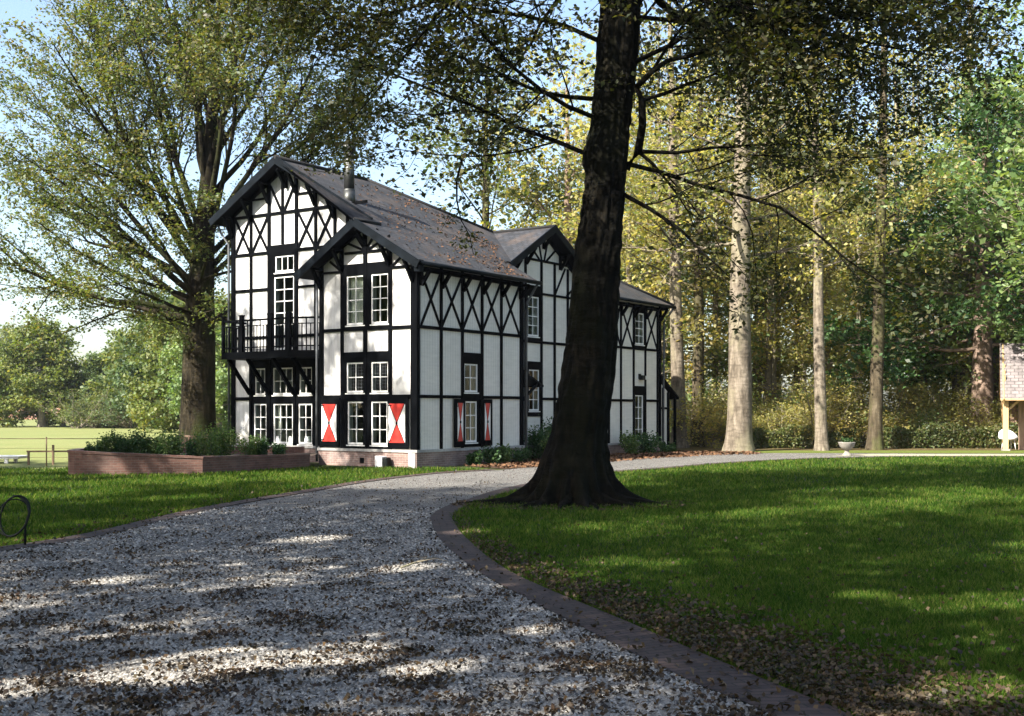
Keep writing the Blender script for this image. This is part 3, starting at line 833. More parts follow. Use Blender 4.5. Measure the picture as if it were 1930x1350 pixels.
# --- roof
rf = MB()
def roofpoly(pts, th=.09):
    P = [Vector(p) for p in pts]
    nrm = Vector((0, 0, 0))
    for i in range(len(P)):
        a, b = P[i], P[(i + 1) % len(P)]
        nrm += Vector(((a.y - b.y) * (a.z + b.z), (a.z - b.z) * (a.x + b.x), (a.x - b.x) * (a.y + b.y)))
    nrm.normalize()
    if nrm.z < 0: P = P[::-1]; nrm = -nrm
    h = Vector((0, 0, 1)).cross(nrm).normalized(); up = nrm.cross(h).normalized()
    bm = bmesh.new(); vs = [bm.verts.new(p) for p in P]; f = bm.faces.new(vs); bmesh.ops.triangulate(bm, faces=[f])
    bm.verts.index_update()
    tris = [[v.index for v in f.verts] for f in bm.faces]; bm.free()
    n = len(P)
    uv = [[((P[i]).dot(h), (P[i]).dot(up)) for i in t] for t in tris]
    rf.add(P, tris, 0, uv)
    Q = [p - Vector((0, 0, th)) for p in P]
    rf.add(Q, [t[::-1] for t in tris], 1)
    rf.add(P + Q, [(i, n + i, n + (i + 1) % n, (i + 1) % n) for i in range(n)], 1)
R0 = (-6.37, .7, 9.85); R1 = (-6.37, 5.1, 9.85); Hp = (-3.55, 8.97, mr(-3.55))
roofpoly([R0, R1, Hp, (-.9, 6.25, mr(-.9)), (-.9, 5.85, mr(-.9)), (.45, 5.85, mr(.45)), (.45, -.5, mr(.45)), (-1.93, -.5, mr(-1.93)), (-1.93, .7, mr(-1.93))])
roofpoly([R0, (-9.42, .7, 8.08), (-9.42, 9.25, 8.08), R1])
roofpoly([R1, (-9.42, 9.25, 8.08), Hp])
roofpoly([(-1.93, -.5, 7.275), (-4.28, -.5, bl(-4.28)), (-4.28, 1.19, bl(-4.28)), (-1.93, 1.19, 7.275)])
roofpoly([(-.9, 8.97, 8.21), Hp, (-.9, 6.25, mr(-.9))])
roofpoly([(-.9, 8.97, 8.21), (-.9, 11.78, 6.62), (-9.4, 11.78, 6.62), (-9.4, 8.97, 8.21)])
roofpoly([(.05, 11.3, 5.9), (.05, 16.62, 5.9), (-2.8, 13.75, 7.55), (-2.8, 11.3, 7.55)])
roofpoly([(.05, 16.62, 5.9), (-5.65, 16.62, 5.9), (-2.8, 13.75, 7.55)])
roofpoly([(-2.8, 13.75, 7.55), (-5.65, 16.62, 5.9), (-5.65, 11.3, 5.9), (-2.8, 11.3, 7.55)])
roof = rf.build('roof', [M['roof'], M['black']], house)
mb = MB()   # verge boards, ridge caps
def verge(A, B, dp=.24, th=.05):
    A = Vector(A); B = Vector(B); mb.bar(A - Vector((0, 0, dp / 2 - .04)), B - Vector((0, 0, dp / 2 - .04)), th, dp)
verge((-6.37, .66, 9.87), (-9.46, .66, 8.09)); verge((-6.37, .665, 9.87), (-2.3, .665, mr(-2.3) + .02))
mb.build('verge_board', M['slateblue'], roof); mb = MB()
verge((-1.93, -.54, 7.30), (-4.32, -.54, bl(-4.32) + .02)); mb.build('verge_board', M['slateblue'], roof); mb = MB()
verge((-1.93, -.545, 7.30), (.50, -.545, mr(.5) + .02))
mb.build('verge_board', M['slateblue'], roof); mb = MB()
verge((-.86, 8.97, 8.23), (-.86, 6.22, mr(-.9) + .0)); verge((-.865, 8.97, 8.23), (-.865, 11.8, 6.62))
mb.build('verge_board', M['slateblue'], roof); mb = MB(); mb.box((.30, -.50, 5.62), (.50, -.30, 5.95))
mb.build('verge_board', M['slateblue'], roof)
mb = MB()
mb = MB(); mb.tube([(-6.37, .64, 9.88), (-6.37, 5.15, 9.88)], .07, 8); mb.build('ridge_cap', M['roof'], roof); mb = MB(); mb.tube([(-6.37, 5.1, 9.88), (-3.55, 8.97, mr(-3.55) + .03)], .06, 8); mb.build('ridge_cap', M['roof'], roof); mb = MB(); mb.tube([(-.84, 8.97, 8.24), (-3.55, 8.97, 8.24)], .06, 8); mb.build('ridge_cap', M['roof'], roof)
mb = MB(); mb.tube([(.05, 16.62, 5.93), (-2.8, 13.75, 7.58)], .06, 8); mb.build('ridge_cap', M['roof'], roof); mb = MB(); mb.tube([(-1.93, -.5, 7.31), (-1.93, .66, 7.31)], .05, 8); mb.build('ridge_cap', M['roof'], roof)
mb = MB()   # gutters
mb = MB(); mb.tube([(.50, -.5, 5.86), (.50, 5.9, 5.84)], .065, 10); mb.build('gutter', M['slateblue'], roof); mb = MB(); mb.tube([(.10, 11.4, 5.85), (.10, 16.66, 5.84)], .06, 10); mb.build('gutter', M['slateblue'], roof); mb = MB(); mb.tube([(-9.47, .7, 8.03), (-9.47, 9.2, 8.03)], .06, 10); mb.build('gutter', M['slateblue'], roof)
mb = MB()   # flue
mb.tube([(-3.8, 1.35, 8.15), (-3.8, 1.35, 8.62)], [.21, .185], 18); mb.tube([(-3.8, 1.35, 8.6), (-3.8, 1.35, 9.86)], .165, 18)
mb.tube([(-3.8, 1.35, 8.60), (-3.8, 1.35, 8.66)], .185, 18); mb.tube([(-3.8, 1.35, 9.86), (-3.8, 1.35, 10.06)], .215, 18); mb.tube([(-3.8, 1.35, 10.07), (-3.8, 1.35, 10.12)], .245, 18)
mb.tube([(-3.8, 1.35, 9.25), (-3.8, 1.35, 9.28)], .172, 18)
mb.build('chimney', M['steel'], roof)
def brk(A, B, C_, w=.09):   # eaves and verge brackets
    mb = MB(); mb.bar(A, B, w, .1); mb.bar(A, C_, w, .09); mb.bar(C_, B, w, .08); mb.build('roof_bracket', M['black'], house)
for y in ps: brk((.06, y, 5.30), (.38, y, 5.74), (.06, y, 5.74))
for y in (12.0, 12.94, 13.97, 14.95, 16.2): brk((-.34, y, 5.30), (-.02, y, 5.74), (-.34, y, 5.74))
for x in (-8.9, -8.03, -7.18, -5.93, -5.08, -4.25): z = min(mr(x), ml(x)) - .2; brk((x, 1.14, z - .65), (x, .74, z), (x, 1.14, z - .02))
for x in (-3.68, -2.85, -1.0, -.1): z = min(mr(x), bl(x)) - .2; brk((x, -.06, z - .6), (x, -.46, z), (x, -.06, z - .02))
brk((-1.93, -.06, 6.6), (-1.93, -.46, 7.0), (-1.93, -.06, 7.0)); brk((-6.37, 1.14, 8.95), (-6.37, .74, 9.5), (-6.37, 1.14, 9.5))
for y in (6.9, 7.82, 8.97, 10.1, 11.1): z = 8.21 - .567 * abs(y - 8.97) - .2; brk((-1.34, y, z - .55), (-.94, y, z), (-1.34, y, z - .02))
mb = MB()   # downpipes
mb = MB(); mb.tube([(.48, 5.75, 5.82), (.40, 5.72, 5.70), (.12, 5.64, 5.2), (.10, 5.62, 4.9), (.10, 5.62, .05)], .042, 8); mb.build('downpipe', M['zinc'], house)
mb = MB(); mb.tube([(.08, 16.55, 5.82), (-.05, 16.5, 5.6), (-.28, 16.4, 5.25), (-.32, 16.4, .05)], .042, 8); mb.build('downpipe', M['zinc'], house)
mb = MB(); mb.tube([(-9.45, 1.0, 8.0), (-9.35, 1.05, 7.7), (-9.05, 1.12, 7.3), (-9.04, 1.12, .1)], .038, 8); mb.build('downpipe', M['zinc'], house)
mb = MB(); mb.tube([(-3.86, -.05, 5.9), (-3.86, -.06, .1)], .038, 8); mb.build('downpipe', M['zinc'], house)

# --- side door canopy in the corner, lean-to at the far end, wall lamp
mb = MB()
vs = [(-1.3, 5.56, 3.02), (.02, 5.56, 3.02), (.06, 6.75, 2.52), (-1.3, 6.75, 2.52)]
mb.add(vs + [(x, y, z - .07) for x, y, z in vs], [(0, 1, 2, 3), (7, 6, 5, 4), (0, 4, 5, 1), (1, 5, 6, 2), (2, 6, 7, 3), (3, 7, 4, 0)])
mb.bar((-.04, 5.6, 2.0), (-.04, 6.5, 2.55), .07, .08); mb.bar((-.04, 6.68, 2.5), (-1.3, 6.68, 2.5), .08, .1)
mb.build('canopy', M['slateblue'], house)
mb = MB(); mb.box((-1.15, 5.552, .45), (-.3, 5.60, 2.5)); mb.build('door', M['black'], house)
mb = MB()
mb.hexa([(-3.2, 16.34, 0), (-.56, 16.34, 0), (-.56, 17.25, 0), (-3.2, 17.25, 0), (-3.2, 16.34, 2.95), (-.56, 16.34, 2.95), (-.56, 17.25, 2.45), (-3.2, 17.25, 2.45)]); o = mb.build('lean_to', M['board'], house)
mb = MB(); vs = [(-.38, 16.32, 3.15), (-3.4, 16.32, 3.15), (-3.4, 18.0, 2.22), (-.38, 18.0, 2.22)]
mb.add(vs + [(x, y, z - .1) for x, y, z in vs], [(0, 1, 2, 3), (7, 6, 5, 4), (0, 4, 5, 1), (1, 5, 6, 2), (2, 6, 7, 3), (3, 7, 4, 0)])
mb.bar((-.54, 16.8, .05), (-.54, 16.8, 2.6), .08, .06); mb.bar((-.54, 16.35, 1.75), (-.54, 17.3, 1.75), .06, .09); mb.bar((-.53, 17.26, .0), (-.53, 17.26, 2.4), .10, .10); mb.bar((-.53, 17.9, .0), (-.53, 17.9, 2.2), .10, .10)
mb.build('lean_to_roof', M['black'], o)
mb = MB(); FD.slab(mb, 14.38, 14.62, 2.86, 3.04, .05, .2, 0); FD.slab(mb, 14.62, 14.78, 2.88, 3.02, .06, .19, 1); FD.slab(mb, 14.40, 14.55, 2.9, 3.1, .002, .05, 0)
mb.build('wall_lamp', [M['iron'], M['shade']], house)

# --- balcony
bal = MB()
fp = [(-8.22, 1.19), (-8.22, .05), (-5.2, .05), (-3.98, .42), (-3.98, 1.19)]
n_ = len(fp)
bal.add([(x, y, 3.56) for x, y in fp] + [(x, y, 3.34) for x, y in fp], [tuple(range(n_)), tuple(range(n_, 2 * n_))[::-1]] + [(i, n_ + i, n_ + (i + 1) % n_, (i + 1) % n_) for i in range(n_)])
balcony = bal.build('balcony', M['black'], house)
rl = MB()
segs = [((-8.18, 1.1), (-8.18, .10)), ((-8.18, .10), (-5.2, .10)), ((-5.2, .10), (-4.04, .45)), ((-4.04, .45), (-4.04, 1.1))]
for (x0, y0), (x1, y1) in segs:
    for z, h in ((4.58, .06), (4.40, .03), (3.70, .04)): rl.bar((x0, y0, z), (x1, y1, z), .05, h)
    L = math.hypot(x1 - x0, y1 - y0); k = max(2, int(L / .14))
    for i in range(1, k):
        x = x0 + (x1 - x0) * i / k; y = y0 + (y1 - y0) * i / k
        rl.bar((x, y, 3.56), (x, y, 4.40), .026, .026, (1, 0, 0)) if i % 4 else rl.bar((x, y, 3.56), (x, y, 4.56), .03, .03, (1, 0, 0))
rl.build('railing', M['black'], balcony)
for x, y, w_ in ((-8.18, .10, .09), (-7.32, .10, .14), (-6.02, .10, .19), (-5.2, .10, .15), (-4.04, .45, .09)):
    p_ = MB(); p_.box((x - w_ / 2, y - .05, 3.56), (x + w_ / 2, y + .05, 4.72)); p_.box((x - w_ / 2 - .015, y - .065, 4.72), (x + w_ / 2 + .015, y + .065, 4.76)); p_.build('post', M['black'], balcony)
for x in (-8.03, -7.14, -6.0, -5.1):
    b_ = MB(); b_.bar((x, .18, 3.34), (x, 1.12, 2.22), .09, .12); b_.build('brace', M['black'], balcony)

# --- curtain and pots behind the glass
mb = MB()
def curtain(x0, x1, y, z0, z1):
    n = 14; v = []
    for i in range(n + 1):
        x = x0 + (x1 - x0) * i / n; yy = y + .025 * math.sin(i * 1.7)
        v += [(x, yy, z0), (x, yy, z1)]
    mb.add(v, [(2 * i, 2 * i + 2, 2 * i + 3, 2 * i + 1) for i in range(n)], smooth=True)
curtain(-2.62, -2.12, .12, 4.2, 5.72)
mb.build('curtain', M['curtain'], house); mb = MB()
curtain(-6.95, -6.72, 1.33, .55, 1.9)
mb.build('curtain', M['curtain'], house)
for x, lb in ((-6.82, 'white pot of pale flowers inside the middle lower window below the balcony'), (-6.25, 'small white pot at the right end of the middle window sill below the balcony'), (-5.52, 'white round vase inside the right lower window below the balcony')):
    c = HW(x, 1.28)
    mb = MB(); mb.lathe([(0, .53), (.07, .53), (.11, .64), (.115, .72), (.09, .80), (.10, .82), (.085, .82), (.07, .76), (0, .75)], 16)
    o = mb.build('flower_pot', M['whitepaint']); o.location = c; tag(o, lb, 'pot', 'pots on the window sills')

# ------------------------------------------------------------------ trees
def unit(v):
    return v / (np.linalg.norm(v) + 1e-9)

class Tree:
    def __init__(s, seed):
        s.r = np.random.default_rng(seed); s.W = []; s.Fw = []; s.nv = 0; s.LC = []; s.LN = []
    def tube(s, pts, rad, n):
        pts = np.asarray(pts, float); m = len(pts)
        d = np.gradient(pts, axis=0); d /= (np.linalg.norm(d, axis=1, keepdims=True) + 1e-9)
        ref = np.tile(np.array([0., 0, 1]), (m, 1)); ref[np.abs(d[:, 2]) > .9] = (1, 0, 0)
        x = np.cross(d, ref); x /= (np.linalg.norm(x, axis=1, keepdims=True) + 1e-9); y = np.cross(d, x)
        t = np.arange(n) * 2 * np.pi / n
        ring = pts[:, None] + (x[:, None] * np.cos(t)[None, :, None] + y[:, None] * np.sin(t)[None, :, None]) * np.asarray(rad)[:, None, None]
        i = np.arange(m - 1)[:, None] * n; k = np.arange(n)[None]
        q = np.stack([i + k, i + (k + 1) % n, i + n + (k + 1) % n, i + n + k], -1).reshape(-1, 4)
        s.W.append(ring.reshape(-1, 3)); s.Fw.append(q + s.nv); s.nv += m * n
    def branch(s, p, d, L, r, lev, P):
        """lev 1 limb, 2 branch, 3 twig; leaves on the outer half of 2 and on 3"""
        rg = s.r; n = {1: 9, 2: 6, 3: 4}[lev]; st = L / (n - 1)
        p = np.array(p, float); d = unit(np.array(d, float)); pts = [p.copy()]; ds = [d.copy()]
        bias = P['bias'][lev - 1]
        for i in range(n - 1):
            d = unit(d + rg.normal(size=3) * P['wob'] * (.6 if lev == 1 else 1) + np.array([0, 0, bias]) * (i / n + .3))
            p = p + d * st; pts.append(p.copy()); ds.append(d.copy())
        rad = r * (1 - np.linspace(0, .85, n)) + .003
        s.tube(pts, rad, {1: 7, 2: 4, 3: 3}[lev])
        pts = np.array(pts)
        if lev < 3:
            kids = int(max(2, round(P['kids'][lev - 1] * L)))
            side = rg.random() * 6.28
            for k in range(kids):
                f = P['start'][lev - 1] + (1 - P['start'][lev - 1]) * (k + rg.random() * .8) / kids; f = min(f, .98)
                j = f * (n - 1); i = min(int(j), n - 2); q = pts[i] + (pts[i + 1] - pts[i]) * (j - i); dd = ds[i]
                side += 2.4 + rg.normal() * .5
                up = np.array([0, 0, 1.]) if abs(dd[2]) < .9 else np.array([1., 0, 0])
                a = unit(np.cross(dd, up)); b = np.cross(a, dd)
                flat = P['flat']
                off = unit(a * math.cos(side) + b * math.sin(side) * flat)
                ang = R(P['ang'] + rg.normal() * 10)
                nd = dd * math.cos(ang) + off * math.sin(ang)
                ll = L * P['ratio'][lev - 1] * (1.15 - .65 * f) * (.75 + .5 * rg.random())
                s.branch(q, nd, ll, max(.004, r * (1 - .85 * f) * .42), lev + 1, P)
        if lev >= 2:
            k = max(2, int(P['leaves'] * L * (1 if lev == 3 else .5)))
            f = rg.random(k) ** .5 if lev == 3 else .35 + .65 * rg.random(k)
            j = f * (n - 1); i = np.minimum(j.astype(int), n - 2)
            q = pts[i] + (pts[i + 1] - pts[i]) * (j - i)[:, None] + rg.normal(size=(k, 3)) * P['spread'] * np.array([1, 1, .6])
            s.LC.append(q); N = rg.normal(size=(k, 3)) * P['tilt']; N[:, 2] += 1; s.LN.append(N)
    def fin(s, name, wood, leaf, size, aspect=.6, root=None, link=True, fold=.08):
        C = np.concatenate(s.LC); N = np.concatenate(s.LN)
        V, F = rot_quads(C, N, size * (.45 + 1.0 * s.r.random(len(C))), aspect, s.r, fold)
        t = np_obj('trunk', np.concatenate(s.W), np.concatenate(s.Fw), wood, root, True, link)
        c = np_obj('crown', V, F, leaf, root, False, link)
        return t, c, len(C)

def trunk_line(rg, H, lean=(0, 0), wob=.12, n=14):
    z = np.linspace(0, H, n); x = lean[0] * z / H + np.cumsum(rg.normal(size=n)) * wob * .3; y = lean[1] * z / H + np.cumsum(rg.normal(size=n)) * wob * .3
    x -= x[0]; y -= y[0]
    return np.stack([x, y, z], 1)

def flare(z, r, H, amt=.38, k=.32):
    return r * ((1 - z / H) ** .75 * .92 + .08) * (1 + amt * np.exp(-z / k))

BASE = dict(bias=(.10, .05, -.02), wob=.13, kids=(1.5, 2.6), start=(.22, .2), ratio=(.48, .42), ang=42, flat=.55, leaves=26, spread=.16, tilt=.45)

def wood_tree(seed, H, r, cb, cr, limbs, P, elev=(15, 60), lean=(0, 0), steep=1.0):
    t = Tree(seed); rg = t.r
    pts = trunk_line(rg, H, lean); z = pts[:, 2]
    zz = np.concatenate([[-.1, .12, .35, .7], np.linspace(1.3, H, 14)])
    px_ = np.stack([np.interp(zz, z, pts[:, 0]), np.interp(zz, z, pts[:, 1]), zz], 1)
    t.tube(px_, flare(np.maximum(zz, 0), r, H), 12)
    az = rg.random() * 6.28
    for i in range(limbs):
        f = (i + rg.random() * .7) / limbs; h = cb + (H * .97 - cb) * f
        az += 2.4 + rg.normal() * .35
        e = R(elev[0] + (elev[1] - elev[0]) * f + rg.normal() * 7)
        p = np.array([np.interp(h, z, pts[:, 0]), np.interp(h, z, pts[:, 1]), h])
        L = cr * (1.08 - .62 * f ** 1.4) * (.8 + .4 * rg.random())
        rr = flare(np.array([h]), r, H)[0] * .24
        t.branch(p, (math.cos(az) * math.cos(e), math.sin(az) * math.cos(e), math.sin(e)), L, rr, 1, P)
    return t

def place(name, label, cat, loc, variant, rz=0, s=1.0, group=None, wood=None, leaf=None):
    """copy a prepared tree (its trunk and crown) to a place"""
    r = empty(name, loc, rz); r.scale = (s, s, s) if not isinstance(s, tuple) else s
    tag(r, label, cat, group)
    for src in variant:
        c = src.copy(); col.objects.link(c); c.parent = r
        m = wood if src.name.startswith('trunk') else leaf
        if m:
            c.material_slots[0].link = 'OBJECT'; c.material_slots[0].material = m
    return r

def at(px, Y, z=0.0):
    return ((px - 965) / 2200 * Y, Y, z)

# ---- the near beech
hero = empty('beech_tree', (0, 0, 0))
tag(hero, 'massive dark beech with flaring roots on the lawn edge in front of the house', 'tree')
hz_ = np.array([-.15, 0, .15, .48, .86, 1.25, 1.9, 2.39, 3.3, 4.3, 5.25, 5.9, 6.3, 6.8, 7.2, 8.1, 9.07, 10.5, 12.5])
hx_ = np.array([1.10, 1.10, 1.10, 1.11, 1.13, 1.19, 1.30, 1.37, 1.45, 1.53, 1.64, 1.69, 1.71, 1.76, 1.81, 1.90, 1.95, 2.0, 2.1])
hr_ = np.array([.80, .80, .72, .63, .56, .50, .49, .485, .455, .42, .38, .37, .385, .365, .36, .37, .37, .33, .28])
n = 120; th = np.arange(n) * 2 * np.pi / n
roots = [(math.pi * 1.03, 1.1, .10), (math.pi * .0 - .12, 1.1, .10), (math.pi * 1.17, .6, .07), (math.pi * 1.30, .8, .08), (math.pi * 1.42, .5, .06), (math.pi * 1.54, .9, .09), (math.pi * 1.67, .55, .06), (math.pi * 1.80, .85, .09), (math.pi * .7, .6, .2), (math.pi * .35, .6, .2)]
_lr = np.random.default_rng(8); LK = [(_lr.integers(2, 26), _lr.normal() * 5, _lr.random() * 6.28, _lr.normal() * 2) for _ in range(46)]
def lump(th, z):
    return sum(np.sin(k * th + f * z + p + .8 * math.sin(z * q)) for k, f, p, q in LK) * .0021
zz = np.concatenate([np.linspace(-.15, .94, 40), np.linspace(.95, 12.5, 230)])
rg = np.random.default_rng(2)
rings = []
for z in zz:
    cx_ = np.interp(z, hz_, hx_); r0 = np.interp(z, hz_, hr_)
    rr = np.full(n, r0 * .96)
    for a_, am, wd in roots:
        dd = np.angle(np.exp(1j * (th - a_))); rr += am * np.exp(-(dd / (wd + .10 * min(z, 1) + .01)) ** 2) * np.exp(-max(z, 0) / .24) * .78
        rr += .055 * am * np.exp(-(dd / (wd * 1.6)) ** 2) * np.exp(-z / 1.6)
    rr += .012 * np.sin(th * 5 + z * .8) + .010 * np.sin(th * 9 - z * 1.7) + .008 * np.sin(3 * th + 2.2 * z)
    rr += .006 * np.sin(z * 21 + 2 * np.sin(th * 2 + z)) * (1 + np.sin(th * 3 + z * 2)) + lump(th, z)
    if 5.6 < z < 7.0: rr += .05 * np.exp(-((z - 6.25) / .28) ** 2) * (1 + np.cos(th - math.pi)) * .6
    rings.append(np.stack([cx_ + rr * np.cos(th), 21.0 + rr * np.sin(th), np.full(n, z)], 1))
t = Tree(11)
V = np.concatenate(rings); m = len(zz)
i = np.arange(m - 1)[:, None] * n; k = np.arange(n)[None]
t.W.append(V); t.Fw.append(np.stack([i + k, i + (k + 1) % n, i + n + (k + 1) % n, i + n + k], -1).reshape(-1, 4)); t.nv += len(V)
# surface roots creeping over the lawn
for a_, L_ in ((3.30, 1.5), (3.02, 1.2), (4.05, 1.0), (4.5, 1.1), (4.95, .8), (5.4, .9), (5.95, 1.2), (-.2, 1.1), (3.6, 1.2)):
    p0 = np.array([1.12 + .75 * math.cos(a_), 21 + .75 * math.sin(a_), .11]); pp = [p0 - .2 * np.array([math.cos(a_), math.sin(a_), -.5])]
    for q in range(1, 7):
        a_ += rg.normal() * .18; p0 = p0 + np.array([math.cos(a_), math.sin(a_), 0]) * L_ / 6; p0[2] = .09 - .10 * q / 6; pp.append(p0.copy())
    t.tube(pp, np.linspace(.10, .03, 7), 7)
HP = dict(BASE, kids=(2.0, 3.2), leaves=34, spread=.14, start=(.08, .15), tilt=.6, bias=(.04, -.02, -.06), wob=.20, flat=.8)
def limb(z, az, el, L, r=.13, P=HP):
    a = R(az); e = R(el); c = np.array([np.interp(z, hz_, hx_), 21.0, z]); h = np.array([math.cos(a), math.sin(a), 0])
    t.branch(c + h * np.interp(z, hz_, hr_) * .7, (math.cos(a) * math.cos(e), math.sin(a) * math.cos(e), math.sin(e)), L, r, 1, P)
# az 0 = right, 180 = left, 270 = towards the camera
for z, az, el, L in ((6.25, 182, 16, 6.0), (6.9, 205, 14, 5.0), (8.3, 172, 16, 6.2), (6.15, 2, -2, 6.0), (7.9, 345, 10, 6.4), (8.8, 20, 8, 6.6), (5.6, 342, -22, 2.6), (7.3, 160, 10, 4.5),
                     (9.9, 170, -20, 6.0), (10.2, 215, -15, 5.0), (10.5, 185, -20, 6.5), (10.8, 160, -12, 7.0), (11.3, 178, -10, 7.5), (10.0, 182, -38, 4),
                     (9.6, 355, -14, 6.5), (9.9, 15, -20, 6.5), (10.2, 335, -16, 6.5), (10.5, 5, -26, 6.5), (11.0, 345, -30, 6.0), (11.3, 0, -8, 8.0), (10.0, 350, -40, 5), (11.6, 320, -20, 6.5), (11.6, 12, -18, 8)):
    limb(z, az, el, L, .042)
for z, az, el, L in ((9.5, 10, 28, 7.5), (9.8, 75, 25, 7), (10.2, 140, 25, 7), (10.5, 200, 28, 7.5), (10.8, 260, 20, 7), (11.2, 320, 25, 7.5), (11.6, 30, 45, 6.5), (12, 100, 48, 6), (12.2, 170, 50, 6), (12.3, 250, 48, 6), (12.4, 320, 60, 6), (12.4, 0, 85, 6)):
    limb(z, az, el, L, .12, dict(HP, bias=(.06, .02, -.02)))
# the crooked limb right of the trunk
cr_ = np.array([at(1180, 21, 1.7 + (772 - 318) * 21 / 2200), at(1203, 20.9, 1.7 + (772 - 288) * 21 / 2200), at(1211, 20.8, 1.7 + (772 - 240) * 21 / 2200), at(1210, 20.8, 1.7 + (772 - 195) * 21 / 2200),
                at(1200, 20.8, 1.7 + (772 - 170) * 21 / 2200), at(1228, 20.6, 1.7 + (772 - 148) * 21 / 2200), at(1258, 20.5, 1.7 + (772 - 130) * 21 / 2200), at(1295, 20.4, 1.7 + (772 - 126) * 21 / 2200)])
t.tube(cr_, [.09, .075, .07, .065, .06, .05, .042, .035], 8)
for q, dr, L in ((7, (1, -.1, .15), 3.2), (5, (.5, -.3, .7), 2.4), (1, (1, -.1, .02), 3.4), (3, (.8, .2, .3), 2.2), (1, (.8, .1, -.35), 1.8)):
    t.branch(cr_[q], dr, L, .035, 2, dict(HP, kids=(1.5, 3.4), ratio=(.5, .4), wob=.1))
for q in ((-.9, 21, 6.2),):
    t.branch(q, (-.2, .1, -1), 1.9, .02, 2, HP)
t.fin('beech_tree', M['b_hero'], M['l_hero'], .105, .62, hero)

# ---- the big beech left of the house
bt = empty('beech_tree', at(372, 46.5)); tag(bt, 'tall spreading beech with fanning grey limbs standing left of the house', 'tree')
t = Tree(21); rg = t.r
zz = np.array([-.1, .1, .3, .7, 1.2, 2.0, 3.5, 5, 6.2, 7.5, 9, 11, 14, 18])
t.tube(np.stack([np.interp(zz, [0, 6, 18], [0, .1, .9]), zz * 0, zz], 1), np.interp(zz, [0, .5, 1.5, 5, 7, 10, 14, 18], [.95, .76, .68, .62, .5, .34, .2, .08]), 18)
BP = dict(BASE, kids=(1.25, 2.3), leaves=34, spread=.17, tilt=.7, bias=(.05, .02, -.03), wob=.16, ang=34, ratio=(.42, .42), start=(.28, .2))
LB = []
for z, az, el, L in ((5.2, 180, 22, 10), (5.6, 200, 14, 9), (5.8, 165, 30, 10.5), (6.1, 215, 30, 9), (6.4, 185, 42, 11), (6.7, 150, 35, 10), (7.0, 190, 52, 12), (7.2, 230, 50, 10), (7.6, 170, 60, 12), (8.0, 205, 66, 12), (8.3, 140, 58, 11),
                     (5.2, 170, 14, 7.0), (5.3, 240, 12, 6), (6.0, 262, 20, 6.5), (6.6, 285, 15, 6), (7.2, 250, 28, 6.5), (7.6, 275, 20, 6), (6.2, 235, 12, 6.5), (8.2, 265, 30, 6.5), (5.6, 275, 0, 4.5), (6.8, 310, 10, 5), (6.0, 222, 16, 7.5), (5.0, 255, -8, 4.5), (7.9, 238, 35, 7),
                     (7.3, 270, 58, 10), (7.9, 300, 55, 10), (8.4, 330, 52, 10.5), (8.8, 0, 50, 10.5), (6.9, 10, 50, 10), (7.6, 25, 45, 10), (6.6, 350, 35, 8), (9.2, 345, 66, 11), (9.4, 90, 60, 10), (9.9, 60, 60, 10), (10.4, 120, 65, 10),
                     (10, 260, 74, 10), (10.5, 190, 78, 10), (11, 10, 72, 9.5), (11.5, 320, 72, 9), (12.5, 150, 75, 8), (13, 30, 70, 8), (5.2, 330, 10, 6), (5.4, 100, 15, 7), (4.6, 130, 0, 8), (5, 60, 10, 6.5)):
    a = R(az); e = R(el)
    t.branch((np.interp(z, [0, 6, 18], [0, .1, .9]), 0, z), (math.cos(a) * math.cos(e), math.sin(a) * math.cos(e), math.sin(e)), L, .02 + L * .011, 1, BP)
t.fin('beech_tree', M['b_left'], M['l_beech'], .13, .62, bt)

# ---- prepared variants (not linked themselves)
WP = dict(BASE, leaves=24, spread=.26, tilt=.8, kids=(1.5, 2.0), wob=.15, bias=(.06, .02, -.05))
V1 = wood_tree(31, 22, .40, 7.4, 5.0, 32, dict(WP, leaves=15), elev=(5, 60)).fin('v', M['b_pale'], M['l_wood'], .18, .65, None, False)
V2 = wood_tree(32, 24, .34, 7.8, 4.3, 32, dict(WP, leaves=15), lean=(.8, 0), elev=(5, 60)).fin('v', M['b_pale'], M['l_wood'], .18, .65, None, False)
V3 = wood_tree(33, 17, .26, 3.2, 5.0, 28, dict(WP, bias=(.04, 0, -.03)), elev=(0, 60)).fin('v', M['b_dim'], M['l_wood'], .20, .65, None, False)
V4 = wood_tree(34, 13, .20, 1.6, 4.2, 28, dict(WP, bias=(.02, 0, -.03)), elev=(-5, 62)).fin('v', M['b_dim'], M['l_gold'], .19, .65, None, False)
V5 = wood_tree(35, 15, .50, 4.4, 6.2, 34, dict(WP, leaves=30, spread=.30, bias=(.05, 0, -.05)), elev=(-18, 62)).fin('v', M['b_brown'], M['l_dark'], .21, .7, None, False)
V6 = wood_tree(36, 11, .42, 1.9, 5.6, 36, dict(WP, leaves=30, spread=.38), elev=(-4, 68)).fin('v', M['b_dim'], M['l_far'], .36, .75, None, False)
V7 = wood_tree(37, 20, .36, 5.5, 7.0, 26, dict(WP, leaves=10, spread=.3)).fin('v', M['b_dim'], M['l_wood'], .26, .65, None, False)
VS = []
for sd_ in (41, 42, 43):   # understory bushes
    b = Tree(sd_); rg = b.r
    for q in range(12):
        a = rg.random() * 6.28; e = R(25 + 50 * rg.random())
        b.branch((rg.normal() * .2, rg.normal() * .2, 0), (math.cos(a) * math.cos(e), math.sin(a) * math.cos(e), math.sin(e)), 2.0 + rg.random() * 1.4, .035, 1, dict(WP, leaves=34, spread=.16, kids=(2.2, 3)))
    VS.append(b.fin('v', M['b_dim'], M['l_wood'], .10, .65, None, False)[:2])
